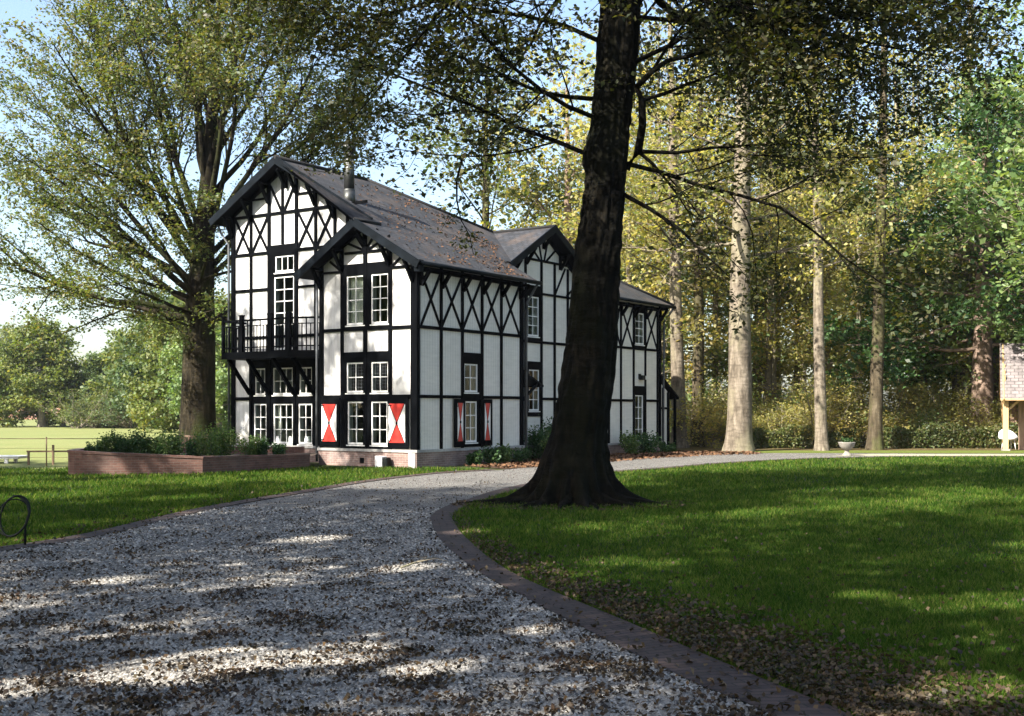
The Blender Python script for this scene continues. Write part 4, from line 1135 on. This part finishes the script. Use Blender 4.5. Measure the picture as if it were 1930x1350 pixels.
V8 = wood_tree(38, 20, .24, 5.0, 7.0, 15, dict(WP, leaves=74, spread=.34, kids=(.8, 1.3), ratio=(.5, .5))).fin('v', M['b_dim'], M['l_wood'], .24, .65, None, False)
V1, V2, V3, V4, V5, V6, V7, V8 = (v[:2] for v in (V1, V2, V3, V4, V5, V6, V7, V8))

# ---- trees one can tell apart
place('woodland_tree', 'stout pale sunlit trunk flaring at its foot, nearest the house end on the lawn edge', 'tree', at(1392, 47.3), V1, 0.4, (1.30, 1.30, 1.05), leaf=M['l_wood'])
place('woodland_tree', 'slim pale trunk leaning slightly, left of the stone urn', 'tree', at(1549, 48), V2, 2.1, (.78, .78, .95))
place('woodland_tree', 'slim grey-brown trunk right of the stone urn', 'tree', at(1648, 49.2), V2, 0.2, (.88, .88, .98), wood=M['b_beech'])
place('woodland_tree', 'grey trunk standing just beyond the right end of the house', 'tree', at(1281, 51.5), V2, 3.9, (1.0, 1.0, .9))
place('woodland_tree', 'thinner grey trunk second beyond the right end of the house', 'tree', at(1313, 53.5), V2, 5.0, (.85, .85, .92), wood=M['b_beech'])
place('oak_tree', 'dark green dense crowned tree on a brown trunk left of the open shed', 'tree', at(1848, 53.5), V5, .6, (1.1, 1.1, 1.0))
place('oak_tree', 'light green tree overhanging the picture from the right above the open shed', 'tree', (23.5, 45, 0), V3, 1.6, (1.35, 1.35, 1.3), leaf=M['l_fresh'])
place('oak_tree', 'brown trunked tree directly behind the open shed', 'tree', at(1893, 57), V5, 2.6, (1.0, 1.0, 1.05), leaf=M['l_fresh'])
place('woodland_tree', 'slender pale trunk with a broken top in front of the dark thicket', 'tree', at(1800, 61), V2, 1.0, (.6, .6, .8))
place('woodland_tree', 'tall thin tree rising behind the slate roof, its trunk bare above the ridge', 'tree', at(917, 62), V7, 1.0, (1.0, 1.0, 1.0), wood=M['b_beech'], leaf=M['l_beech'])
place('woodland_tree', 'dark straight trunk behind the small rear gable', 'tree', at(1067, 60), V7, 3.3, (1.0, 1.0, .95), wood=M['b_brown'], leaf=M['l_wood'])
for px_, Y_, s_, lb_ in ((1245, 57, .62, 'slim grey trunk first in the row seen over the far wing roof'), (1345, 58, .55, 'thin pale trunk between the grey trunks and the stout one'), (1445, 57, .55, 'slightly bent thin trunk between the stout trunk and the slim pale one'),
                     (1500, 60, .5, 'very thin pale stem left of the slim pale trunk'), (1700, 58, .55, 'thin pale stem right of the grey-brown trunk'), (1745, 62, .6, 'thin stem before the dark oak crown')):
    place('woodland_tree', lb_, 'tree', at(px_, Y_), V2, px_ * .7, (s_, s_, .85))
# ---- the wood behind the lawn
rg = np.random.default_rng(77)
G = 'trees of the wood behind the lawn'
spots = []
for Y, step in ((55.5, 4.6), (60, 4.6), (64, 4.4), (72, 5.0), (82, 6.5), (95, 8.5)):
    x = (1165 - 965) / 2200 * Y
    while x < Y * .52:
        spots.append((x + rg.normal() * 1.0, Y + rg.normal() * 2.0)); x += step * (.7 + .6 * rg.random())
for i, (x, y) in enumerate(spots):
    v = V4 if y < 59 else [V3, V4, V1, V3, V4, V2][rg.integers(6)]
    if abs(x / y - (1760 - 965) / 2200) < .014 and y < 90: continue
    s = (.85 + .35 * rg.random()) * (1.1 if y > 75 else 1)
    lf = [M['l_wood'], M['l_gold'], M['l_wood'], M['l_fresh']][rg.integers(4)]
    place('woodland_tree', 'slender tree among many in the dense sunlit wood behind the lawn', 'tree', (x, y, 0), v, rg.random() * 6.28, (s, s, s * .95), G, leaf=lf)
for x, y in ((1.0, 72), (2.6, 78), (4.5, 90), (-.6, 84)):
    place('woodland_tree', 'low golden tree in the gap of sky beyond the roof and the small gable', 'tree', (x, y, 0), V4, rg.random() * 6.28, .85 + .2 * rg.random(), 'low trees seen over the roof', leaf=M['l_gold'])
G = 'understory bushes of the wood'
for i in range(80):
    y = 52.3 + 22 * rg.random() ** 1.3; x = (1290 + rg.random() * 660 - 965) / 2200 * y
    if y < 52.5 and x > 17: y += 4
    s = .42 + .7 * rg.random() ** 1.8
    q = rg.integers(4); wd = ['olive', 'golden', 'fresh green', 'yellowish'][q] + (' tall' if s > 1.3 else ' low')
    place('bush', wd + ' leafy bush between the woodland trunks', 'bush', (x, y, 0), VS[i % 3], rg.random() * 6.28, (s * 1.2, s * 1.2, s), G, leaf=[M['l_wood'], M['l_gold'], M['l_fresh'], M['l_wood']][q])
# ---- field trees far left
for px, Y, s, lb, lf, v in ((78, 112, (0.83, 0.83, 0.80), 'round crowned olive green tree standing alone in the far meadow', 'l_far', V6), (12, 116, (0.56, 0.56, 0.55), 'small round tree at the left edge of the far meadow', 'l_far', V6),
                        (120, 117, (0.45, 0.45, 0.52), 'small tree just right of the round meadow tree', 'l_far', V6),
                        (188, 122, (0.59, 0.59, 0.55), 'bluish green tree, lowest of the far tree row', 'l_teal', V6), (225, 112, (0.77, 0.77, 0.60), 'bluish green bushy tree in the far tree row', 'l_teal', V6), (275, 108, (0.81, 0.81, 0.76), 'broad yellowish tree in the far tree row', 'l_far', V6),
                        (325, 101, (0.85, 0.85, 0.92), 'tall dark tree at the right of the far tree row', 'l_teal', V6), (345, 88, (0.68, 0.68, 0.76), 'olive tree just left of the big beech trunk in the distance', 'l_far', V6),
                        (412, 84, (0.63, 0.63, 0.71), 'bright green tree seen between the big beech trunk and the house', 'l_fresh', V6), (440, 96, (0.72, 0.72, 0.84), 'pale green tree behind the left house corner', 'l_far', V6)):
    place('field_tree', lb, 'tree', at(px, Y), v, rg.random() * 6, s, leaf=M[lf])
for i, px in enumerate((150, 178, 205, 240, 262, 300, 330, 352)):
    place('bush', 'rounded bush at the foot of the far tree row', 'bush', at(px, 104 + 3 * (i % 3)), VS[i % 3], i * 1.3, (1.5, 1.5, 1.1), 'bushes under the far tree row', leaf=M['l_teal' if i % 2 else 'l_far'])
for i in range(0, 16, 3):
    x = -110 + i * 6.8 + rg.normal(); 
    place('field_tree', 'distant tree in the treeline across the far meadow', 'tree', (x, 210 + rg.normal() * 8, 0), V6, rg.random() * 6, 1.0 + .3 * rg.random(), 'far treeline', leaf=M['l_teal' if i % 3 else 'l_far'])

for i in range(14):
    place('field_tree', 'tree of the row closing the meadow far to the left, outside the picture', 'tree', (-75 - 6 * (i % 3), -25 + i * 8, 0), V6, i * 1.1, 1.35, 'meadow edge trees outside the picture', leaf=M['l_far'])
# ---- unseen trees placed beside and behind the camera to shade drive, lawn and house
SH = 'unseen trees placed beside the drive outside the picture'
for x, y, s, v, a in [(q[0], q[1], q[2], globals()[q[3]], q[4]) for q in SHADE]:
    place('shade_tree', 'tall leafy tree placed unseen beside the drive outside the picture', 'tree', (x, y, 0), v, a, s, SH, wood=M['b_beech'], leaf=M['l_beech'])

# leaves cut out of those crowns along sun rays to place chosen sun patches
GAPS = [(-2.1, 7.7, .50), (-1.3, 8.0, .36), (-2.9, 7.3, .42), (-.5, 7.6, .22), (.2, 8.9, .18), (1.15, 13.0, .34), (1.7, 12.8, .26), (4.1, 19.0, .55), (-1.1, 12.4, .30), (-2.6, 15.2, .36), (-.6, 16.0, .28), (-3.9, 11.5, .26),
        (2.75, 7.0, .34), (7.5, 27.5, .8), (12.0, 26.0, .7), (3.2, 10.6, .2), (6.4, 14.5, .3), (-8.2, 27.6, 1.2), (-5.2, 28.8, 1.0), (-9.6, 25.6, .7), (-6.2, 22.0, .5)]
S_ = np.array(sd)
bpy.context.view_layer.update()
for o in [o for o in bpy.data.objects if o.name.startswith('shade_tree')]:
    for c in o.children:
        if not c.name.startswith('crown'): continue
        me = c.data; nv = len(me.vertices)
        co = np.empty(nv * 3, np.float32); me.vertices.foreach_get('co', co); co = co.reshape(-1, 3)
        mw = np.array(o.matrix_world)
        ce = co.reshape(-1, 4, 3).mean(1) @ mw[:3, :3].T + mw[:3, 3]
        keep = np.ones(len(ce), bool)
        for gx, gy, gr in GAPS:
            d = ce - np.array([gx, gy, 0.]); t_ = d @ S_; p = d - t_[:, None] * S_
            keep &= np.linalg.norm(p, axis=1) > gr
        V = co.reshape(-1, 4, 3)[keep].reshape(-1, 3)
        n_ = np_obj('crown', V, np.arange(len(V)).reshape(-1, 4), M['l_beech'], o)
        bpy.data.objects.remove(c)

# ------------------------------------------------------------------ hedge
def leafy(name, C, size, leaf, label, cat, rng, stems=None, group=None, tilt=1.0):
    root = empty(name, tuple(C.mean(0) * np.array([1, 1, 0])))
    off = np.array(root.location)
    N = rng.normal(size=C.shape) * tilt; N[:, 2] += .5
    V, F = rot_quads(C - off, N, size * (.6 + .8 * rng.random(len(C))), .65, rng, .08)
    np_obj('foliage', V, F, leaf, root)
    if stems is not None:
        mb = MB()
        for a, b in stems: mb.tube([Vector(a) - Vector(off), (Vector(a) + Vector(b)) / 2 - Vector(off) + Vector((.01, .01, 0)), Vector(b) - Vector(off)], [.012, .009, .005], 5)
        mb.build('stem', M['b_dim'], root)
    return tag(root, label, cat, group)
rg = np.random.default_rng(9)
def box_hedge(x0, x1, y, h, d, n, lab, leaf):
    u = rg.random(n); X = x0 + (x1 - x0) * u
    hh = h * (.88 + .12 * np.sin(X * 2.1) + .08 * np.sin(X * 5.3))
    a = rg.random(n); Z = hh * rg.random(n) ** .7; Yv = y + (rg.random(n) - .5) * d
    st = [((x, y + rg.normal() * .1, 0), (x + rg.normal() * .15, y + rg.normal() * .15, h * .9)) for x in np.arange(x0, x1, .35)]
    leafy('hedge', np.stack([X, Yv, Z], 1), .10, leaf, lab, 'hedge', rg, st)
box_hedge(10.0, 13.1, 51.2, 1.05, .8, 6000, 'low clipped olive hedge between the stout trunk and the slim pale trunk', M['l_beech'])
box_hedge(13.6, 15.3, 51.4, 1.0, .8, 3500, 'short hedge piece behind the stone urn', M['l_beech'])
box_hedge(16.2, 22.5, 51.0, 1.1, .9, 12000, 'long low hedge running up to the open shed', M['l_beech'])

# ------------------------------------------------------------------ shrubs by the house and in the raised bed
def shrub(c, r, h, n, size, leaf, label, cat='plant', group=None, rz=0.0):
    c = np.array(c, float); C = []; st = []
    for k in range(max(5, int(r * 14))):
        a = rg.random() * 6.28; q = r * rg.random() ** .5
        tip = c + np.array([math.cos(a) * q, math.sin(a) * q, h * (.55 + .45 * rg.random())])
        st.append((tuple(c + np.array([math.cos(a) * q * .3, math.sin(a) * q * .3, 0])), tuple(tip)))
        m = int(n / max(5, int(r * 14)))
        f = rg.random(m) ** .6
        C.append(np.array(st[-1][0]) + (tip - np.array(st[-1][0])) * f[:, None] + rg.normal(size=(m, 3)) * .09 * (h + r))
    C = np.concatenate(C); C[:, 2] = np.maximum(C[:, 2], c[2] + .02)
    return leafy('shrub', C, size, leaf, label, cat, rg, st, group)
for x, y, r, h, lf, lb in ((.45, 2.2, .22, .42, 'l_dark', 'low dark plant at the house wall under the side window'), (.55, 2.9, .32, .5, 'l_dark', 'dark green plant at the house wall right of the side window'),
                       (.5, 3.7, .30, .58, 'l_shrub', 'bright green shrub at the house wall near the downpipe'), (.45, 4.6, .34, .5, 'l_dark', 'dark low shrub left of the corner downpipe'),
                       (-.2, 6.6, .6, 1.0, 'l_dark', 'dark bush in the corner under the small canopy'), (.6, 6.6, .45, .7, 'l_shrub', 'yellow flecked bush in the corner beside the beech trunk'), (-.5, 8.3, .45, 1.5, 'l_dark', 'tall leafy shrub half hidden by the beech trunk'),
                       (.45, 12.3, .4, .75, 'l_shrub', 'green shrub at the far wing wall by the trunk'), (.5, 13.4, .5, .85, 'l_dark', 'dark green rose shrub left of the narrow door'), (.6, 14.8, .35, .4, 'l_dark', 'low plant right of the narrow door')):
    c = HW(x, y); shrub((c[0], c[1], .0), r, h, int(500 + 2600 * r * h), .085, M[lf], lb)

# raised bed of brick
bed = empty('raised_bed', (-8.11, 30.66, 0)); tag(bed, 'long low red brick raised planting bed on the lawn beside the house', 'raised bed')
outer = smooth_line([(-11.72, 32.4), (-11.66, 30.9), (-11.25, 30.0), (-9.8, 30.2), (-8.11, 30.6)], 5) + [(-5.88, 33.95)]
hts = lambda x: float(np.interp(x, [-12.5, -11.2, -8.11, -5.88], [.66, .64, .47, .40]))
mb = MB(); mc = MB(); off = Vector((-8.11, 30.66, 0))
def inset(P, i, d):
    a = P[max(i - 1, 0)]; b = P[min(i + 1, len(P) - 1)]; dx, dy = b[0] - a[0], b[1] - a[1]; l = math.hypot(dx, dy)
    return (P[i][0] - dy / l * d, P[i][1] + dx / l * d)
inn = [inset(outer, i, .22) for i in range(len(outer))]
o2 = [inset(outer, i, -.02) for i in range(len(outer))]; i2 = [inset(outer, i, .24) for i in range(len(outer))]
for i in range(len(outer) - 1):
    h0, h1 = hts(outer[i][0]), hts(outer[i + 1][0])
    def q(P, j, z): return (P[j][0] - off.x, P[j][1] - off.y, z)
    mb.hexa([q(outer, i, -.05), q(outer, i + 1, -.05), q(inn, i + 1, -.05), q(inn, i, -.05), q(outer, i, h0 - .06), q(outer, i + 1, h1 - .06), q(inn, i + 1, h1 - .06), q(inn, i, h0 - .06)])
    mc.hexa([q(o2, i, h0 - .06), q(o2, i + 1, h1 - .06), q(i2, i + 1, h1 - .06), q(i2, i, h0 - .06), q(o2, i, h0), q(o2, i + 1, h1), q(i2, i + 1, h1), q(i2, i, h0)])
mb.build('brick_wall', M['bedbrick'], bed); mc.build('coping', M['bedbrick'], bed)
mb = MB(); bk = [(-5.9, 36.0), (-8.5, 35.6), (-12.0, 34.3)]
fl = [(x - off.x, y - off.y, (hts(x) - .13)) for x, y in inn] + [(x - off.x, y - off.y, .36) for x, y in bk]
mb.add(fl, [tuple(range(len(fl)))]); mb.build('soil', M['soil'], bed)
mb = MB()
for A, B in (((-11.72, 32.4), (-12.0, 34.3)), ((-12.0, 34.3), (-8.5, 35.6)), ((-8.5, 35.6), (-6.4, 36.0))):
    mb.bar((A[0] - off.x, A[1] - off.y, .25), (B[0] - off.x, B[1] - off.y, .25), .2, .6)
mb.build('back_wall', M['bedbrick'], bed)
gb = 'plants in the raised bed'
for px, Y, r, h, lf, lb in ((170, 31.4, .22, .30, 'l_dark', 'dark low plant at the left end of the raised bed'), (198, 31.8, .25, .48, 'l_shrub', 'pale green plant second from the left in the raised bed'),
                        (222, 32, .26, .58, 'l_dark', 'bushy dark plant in the left half of the raised bed'), (243, 32.4, .2, .5, 'l_shrub', 'thin light plant between two dark ones in the raised bed'), (262, 32, .28, .64, 'l_dark', 'tallest dark bushy plant in the left half of the raised bed'),
                        (292, 32.2, .28, .50, 'l_shrub', 'loose pale plant in the middle of the raised bed'), (312, 31.8, .22, .34, 'l_dark', 'low dark plant in the middle of the raised bed'), (328, 31.3, .34, .56, 'l_shrub', 'bright lime green shrub in the raised bed'),
                        (368, 32.2, .26, .38, 'l_dark', 'dark plant in front of the wooden bench'), (395, 31.9, .32, .62, 'l_shrub', 'leafy green shrub right of the wooden bench'), (418, 32.4, .36, .75, 'l_shrub', 'tallest green shrub by the left house corner'),
                        (405, 32.8, .3, .6, 'l_dark', 'darker shrub behind the tall green one by the house corner'), (470, 33.6, .26, .42, 'l_shrub', 'spiky green plant in front of the lower windows'), (492, 33.9, .26, .34, 'l_dark', 'blue green low plant in front of the lower windows'),
                        (525, 34.2, .2, .26, 'l_dark', 'small dark plant near the house end of the raised bed')):
    shrub(at(px, Y, .35), r * 1.05, h * 1.25, int(700 + 3600 * r), .06, M[lf], lb, group=gb)

# wooden bench behind the bed
be = empty('garden_bench', at(362, 38)); tag(be, 'weathered wooden bench half hidden behind the raised bed', 'bench')
mb = MB(); mb.box((-.5, -.02, .80), (.5, .02, .86)); mb.box((-.5, -.02, .55), (.5, .02, .62))
for i in range(9): mb.box((-.46 + i * .11, -.012, .6), (-.42 + i * .11, .012, .81))
mb.build('backrest', M['oldwood'], be)
mb = MB()
for i in range(4): mb.box((-.5, -.48 + i * .11, .42), (.5, -.39 + i * .11, .45))
mb.build('seat', M['oldwood'], be)
for x in (-.5, .5):
    for y in (-.45, 0): mb = MB(); mb.box((x - .03, y - .03, 0), (x + .03, y + .03, .64 if y < 0 else .88)); mb.build('leg', M['oldwood'], be)
for x in (-.5, .5): mb = MB(); mb.box((x - .035, -.5, .64), (x + .035, .02, .68)); mb.build('armrest', M['oldwood'], be)

# wire fence along the meadow
fe = empty('wire_fence', (-13.8, 34.6, 0)); tag(fe, 'thin brown wire fence between the left lawn and the sunny meadow', 'fence')
mb = MB()
for z in (.835, .55, .28): mb.tube([(-26, .3, z), (-10, .1, z), (0, 0, z), (3.6, 0, z)], .012 if z > .8 else .005, 6)
mb.build('wire', M['rust'], fe)
for x in (-11.4, -7.6, -3.8, 0, 3.5): mb = MB(); mb.tube([(x, .0, -.05), (x, 0, .87)], .02, 8); mb.lathe([(.024, 0), (.024, .02), (0, .03)], 8, (x, 0, .86)); mb.build('post', M['rust'], fe)
g = empty('low_rail', (-13.9, 35.6, 0)); tag(g, 'low brown rail on short posts just beyond the wire fence', 'rail')
mb = MB(); mb.bar((-.9, 0, .42), (1.1, .2, .42), .05, .05); mb.build('rail', M['rust'], g)
for x in (-.85, -.1, 1.0): mb = MB(); mb.box((x - .025, -.02, 0), (x + .025, .05, .44 if x != -.1 else .62)); mb.build('post', M['rust'], g)
# low white table
tb = empty('garden_table', (-16.0, 37.0, 0)); tag(tb, 'low white table standing on the meadow at the far left edge', 'table')
mb = MB()
for i in range(6): mb.box((-.9, -.42 + i * .14, .20), (.55, -.30 + i * .14, .24))
mb.box((-.85, -.4, .15), (.5, .4, .199)); mb.build('tabletop', M['whitepaint'], tb, .006)
for x in (-.8, .12):
    for y in (-.34, .34): mb = MB(); mb.box((x - .05, y - .04, 0), (x + .05, y + .04, .15)); mb.build('leg', M['whitepaint'], tb)

# iron hoop stand by the drive
hs = empty('hoop_stand', (-6.10, 14.45, 0)); tag(hs, 'black iron hoops on a stake at the left lawn edge', 'garden stand')
def loop(cx, cz, rx, rz, y, a0=0, a1=360, tilt=0, n=40):
    out = []
    for i in range(n + 1):
        a = R(a0 + (a1 - a0) * i / n); x = rx * math.cos(a); z = rz * math.sin(a); out.append((cx + x * math.cos(tilt) - z * math.sin(tilt), y + .02 * math.sin(a * 2), cz + x * math.sin(tilt) + z * math.cos(tilt)))
    return out
mb = MB(); mb.tube(loop(-.06, .38, .17, .26, 0, tilt=-.35), .013, 8, cap=False); mb.tube(loop(-.10, .36, .19, .24, .03, tilt=-.55), .008, 6, cap=False); mb.build('hoop', M['iron'], hs)
mb = MB(); mb.tube([(.07, 0, -.03), (.075, 0, .25), (.125, 0, .42), (.10, .0, .55), (.0, 0, .62), (-.08, 0, .64)], [.016, .016, .019, .018, .012, .006], 8); mb.build('stake', M['iron'], hs)
mb = MB(); mb.tube([(-.33, .02, -.03), (-.31, .02, .30)], .009, 8); mb.build('stake', M['iron'], hs)

# stone urn
ur = empty('stone_urn', at(1596, 42.6)); tag(ur, 'wide stone bowl on a short pedestal at the lawn edge between two slim trunks', 'urn')
mb = MB(); mb.lathe([(0, .22), (.10, .22), (.18, .27), (.26, .36), (.29, .45), (.31, .49), (.31, .51), (.28, .51), (.25, .46), (0, .42)], 28); mb.build('bowl', M['stone'], ur)
mb = MB(); mb.lathe([(.17, .0), (.17, .06), (.12, .10), (.08, .15), (.08, .19), (.11, .22)], 24); mb.build('pedestal', M['stone'], ur)
c_ = at(1596, 42.6, .42)
shrub(c_, .18, .22, 260, .07, M['l_dark'], 'small dark plant growing in the stone urn')

# utility box and pipe at the plinth
c = HW(-1.15, -.22)
ub = empty('utility_box', c, HA); tag(ub, 'small white and black box standing against the brick plinth', 'box')
mb = MB(); mb.box((-.15, -.12, 0), (.12, .14, .34)); mb.build('housing', M['whitepaint'], ub, .02)
mb = MB(); mb.box((.125, -.10, 0), (.30, .12, .30)); mb.build('cover', M['iron'], ub, .03)

# ------------------------------------------------------------------ open shed at the right edge
sh = empty('open_shed', (20.15, 47.9, 0), R(-22)); tag(sh, 'open wooden shed with fresh larch posts and a pale tiled roof at the right edge', 'shed')
mb = MB()
def rp(mb, P, th=.08):
    P = [Vector(p) for p in P]; nrm = (P[1] - P[0]).cross(P[2] - P[0]).normalized()
    if nrm.z < 0: P = P[::-1]; nrm = -nrm
    h = Vector((0, 0, 1)).cross(nrm).normalized(); up = nrm.cross(h)
    n = len(P); mb.add(P, [tuple(range(n))], 0, [[(p.dot(h), p.dot(up)) for p in P]])
    Q = [p - Vector((0, 0, th)) for p in P]; mb.add(Q, [tuple(range(n))[::-1]], 1); mb.add(P + Q, [(i, n + i, n + (i + 1) % n, (i + 1) % n) for i in range(n)], 1)
rp(mb, [(-.1, -.4, 2.15), (6.5, -.4, 2.15), (6.5, 2.3, 4.55), (-.1, 2.3, 4.55)]); rp(mb, [(-.1, 5.0, 2.15), (6.5, 5.0, 2.15), (6.5, 2.3, 4.55), (-.1, 2.3, 4.55)])
mb.build('roof', [M['roof2'], M['newwood']], sh)
for x, y in ((.1, 0), (3.2, 0), (6.3, 0), (.1, 4.6), (6.3, 4.6)):
    mb = MB(); mb.box((x - .11, y - .11, .08), (x + .11, y + .11, 2.35)); mb.build('post', M['newwood'], sh, .01)
    mb = MB(); mb.box((x - .17, y - .17, 0), (x + .17, y + .17, .08)); mb.build('post_base', M['stone'], sh)
mb = MB(); mb.bar((-.05, 0, 2.25), (6.4, 0, 2.25), .15, .2); mb.bar((-.05, 4.6, 2.25), (6.4, 4.6, 2.25), .15, .2); mb.bar((.1, 0, 2.28), (.1, 4.6, 2.28), .14, .18)
mb.bar((.1, .12, 1.6), (.75, .12, 2.2), .1, .1); mb.bar((.02, -.42, 2.05), (.02, 2.3, 4.44), .05, .2); mb.bar((.02, 5.02, 2.05), (.02, 2.3, 4.44), .05, .2)
for i in range(12): mb.box((.06, .4 + i * .33, 2.4), (.10, .7 + i * .33, 2.4 + 2.0 * (1 - abs(.4 + i * .33 + .15 - 2.3) / 2.7)))
mb.build('beam', M['newwood'], sh)
mb = MB()
for i in range(16): mb.box((.3 + i * .38, 4.75, .1), (.66 + i * .38, 4.79, 2.3))
mb.build('back_wall', M['oldwood'], sh)
mb = MB(); mb.box((.62, 1.4, .0), (.86, 1.64, 2.2)); mb.build('post', M['oldwood'], sh, .01)
def heap(name, loc, label, s):
    o = empty(name, loc); tag(o, label, 'chair')
    mb = MB(); mb.lathe([(0, .40), (.28, .40), (.34, .44), (.36, .52), (.33, .56), (0, .55)], 20); mb.build('seat', M['whitepaint'], o)
    mb = MB()
    prof = [((.36 * math.cos(a), .36 * math.sin(a)), .52 + .34 * max(0, math.sin(a))) for a in np.linspace(-.4, math.pi + .4, 18)]
    v = []
    for (x, y), z in prof: v += [(x, y, .46), (x, y, z), (x * 1.1, y * 1.1, z), (x * 1.1, y * 1.1, .46)]
    mb.add(v, [(4 * i + k, 4 * i + 4 + k, 4 * i + 4 + (k + 1) % 4, 4 * i + (k + 1) % 4) for i in range(17) for k in range(4)], smooth=True); mb.build('backrest', M['whitepaint'], o)
    for a in (.8, 2.3, 3.9, 5.5): mb = MB(); mb.tube([(.24 * math.cos(a), .24 * math.sin(a), .42), (.3 * math.cos(a), .3 * math.sin(a), 0)], .02, 6); mb.build('leg', M['whitepaint'], o)
heap('garden_chair', (21.1, 49.6, 0), 'rounded white garden chair in the shade of the open shed', 1)

# ------------------------------------------------------------------ far house
fh = empty('brick_house', (-84, 200, 0)); tag(fh, 'red brick house with orange roof behind the far meadow trees', 'house')
mb = MB(); mb.box((-4.5, 0, 0), (7.0, 8, 3.6)); mb.box((-4.5, 1, 3.6), (-1.0, 7, 5.2)); mb.build('wall', M['farbrick'], fh)
mb = MB(); rp(mb, [(-5, -.4, 3.6), (7.3, -.4, 3.6), (6.5, 4, 4.6), (-5, 4, 4.6)], .2); rp(mb, [(-5, .6, 5.2), (-.6, .6, 5.2), (-.9, 4, 7.6), (-5, 4, 7.6)], .2); mb.build('roof', [M['farroof'], M['farroof']], fh)
for x in (-3.4, -1.2, 2.4, 3.4, 5.6):
    mb = MB(); mb.box((x - .3, -.06, .8), (x + .3, -.01, 2.9)); w_ = mb.build('window', M['frame'], fh)
    mb = MB(); mb.box((x - .22, -.09, .9), (x + .22, -.062, 2.8)); mb.build('pane', M['black'], w_)

# leaves lying on the slate roof
n = 5200; X = -6 + rg.random(n) * 6.3; Yr = rg.random(n) ** .6 * 7.5
Z = 9.85 - .58 * (X + 6.37)
k = ((Yr < 5.7) | (X < -1.2 - (Yr - 5.7) * .6)) & (rg.random(n) < np.clip(.25 + .7 * (X + 6) / 6.4, .1, 1)) & (blotch(X, Yr, 2.2, 8, -.1)) & ((X > -1.9) | (Yr > .8))
k &= (Yr < 5.1 + (-6.37 - X) * -1.0)
X, Yr, Z = X[k], Yr[k], Z[k]
C = np.stack([X, Yr, Z + .02], 1); N = rg.normal(size=C.shape) * .4 + np.array([.5, 0, .86])
V, F = rot_quads(C, N, .075 * (.6 + .8 * rg.random(len(C))), .75, rg, .12)
o = np_obj('fallen_leaves', V, F, islandmat('roof_leaves', [(.06, .035, .02), (.14, .07, .035), (.09, .05, .03), (.04, .028, .018)])); o.location = (-2.757, 33.7, 0); o.rotation_euler = (0, 0, HA)
tag(o, 'brown fallen leaves lying on the slate roof', 'leaves', kind='stuff')

# ------------------------------------------------------------------ thin autumn haze
if HAZE:
    mb = MB(); mb.box((-190, -70, -1), (190, 330, 36))
    hz__ = mb.build('haze', [])
    m = bpy.data.materials.new('haze'); m.use_nodes = True
    t_ = m.node_tree; t_.nodes.remove(t_.nodes['Principled BSDF'])
    pv = t_.nodes.new('ShaderNodeVolumePrincipled'); pv.inputs['Color'].default_value = (.86, .90, 1, 1); pv.inputs['Density'].default_value = HAZE
    pv.inputs['Anisotropy'].default_value = .3
    t_.links.new(pv.outputs[0], t_.nodes['Material Output'].inputs['Volume'])
    hz__.data.materials.append(m)
    tag(hz__, 'thin pale haze softening the far meadow trees', 'haze', kind='stuff')

tw = empty('fallen_twig', at(800, 12.6, .03)); tag(tw, 'small forked dead twig lying on the gravel near the brick edging', 'twig')
mb = MB(); mb.tube([(-.22, -.35, .01), (-.08, -.05, .03), (.02, .12, .05), (.10, .42, .02)], [.010, .009, .007, .003], 6)
mb.tube([(-.08, -.05, .03), (.12, .03, .06), (.30, .0, .02)], [.007, .005, .002], 5); mb.tube([(.02, .12, .05), (-.15, .30, .05), (-.22, .45, .01)], [.006, .004, .002], 5)
mb.tube([(.12, .03, .06), (.20, .20, .03)], [.004, .002], 5); mb.build('stem', M['b_dim'], tw)
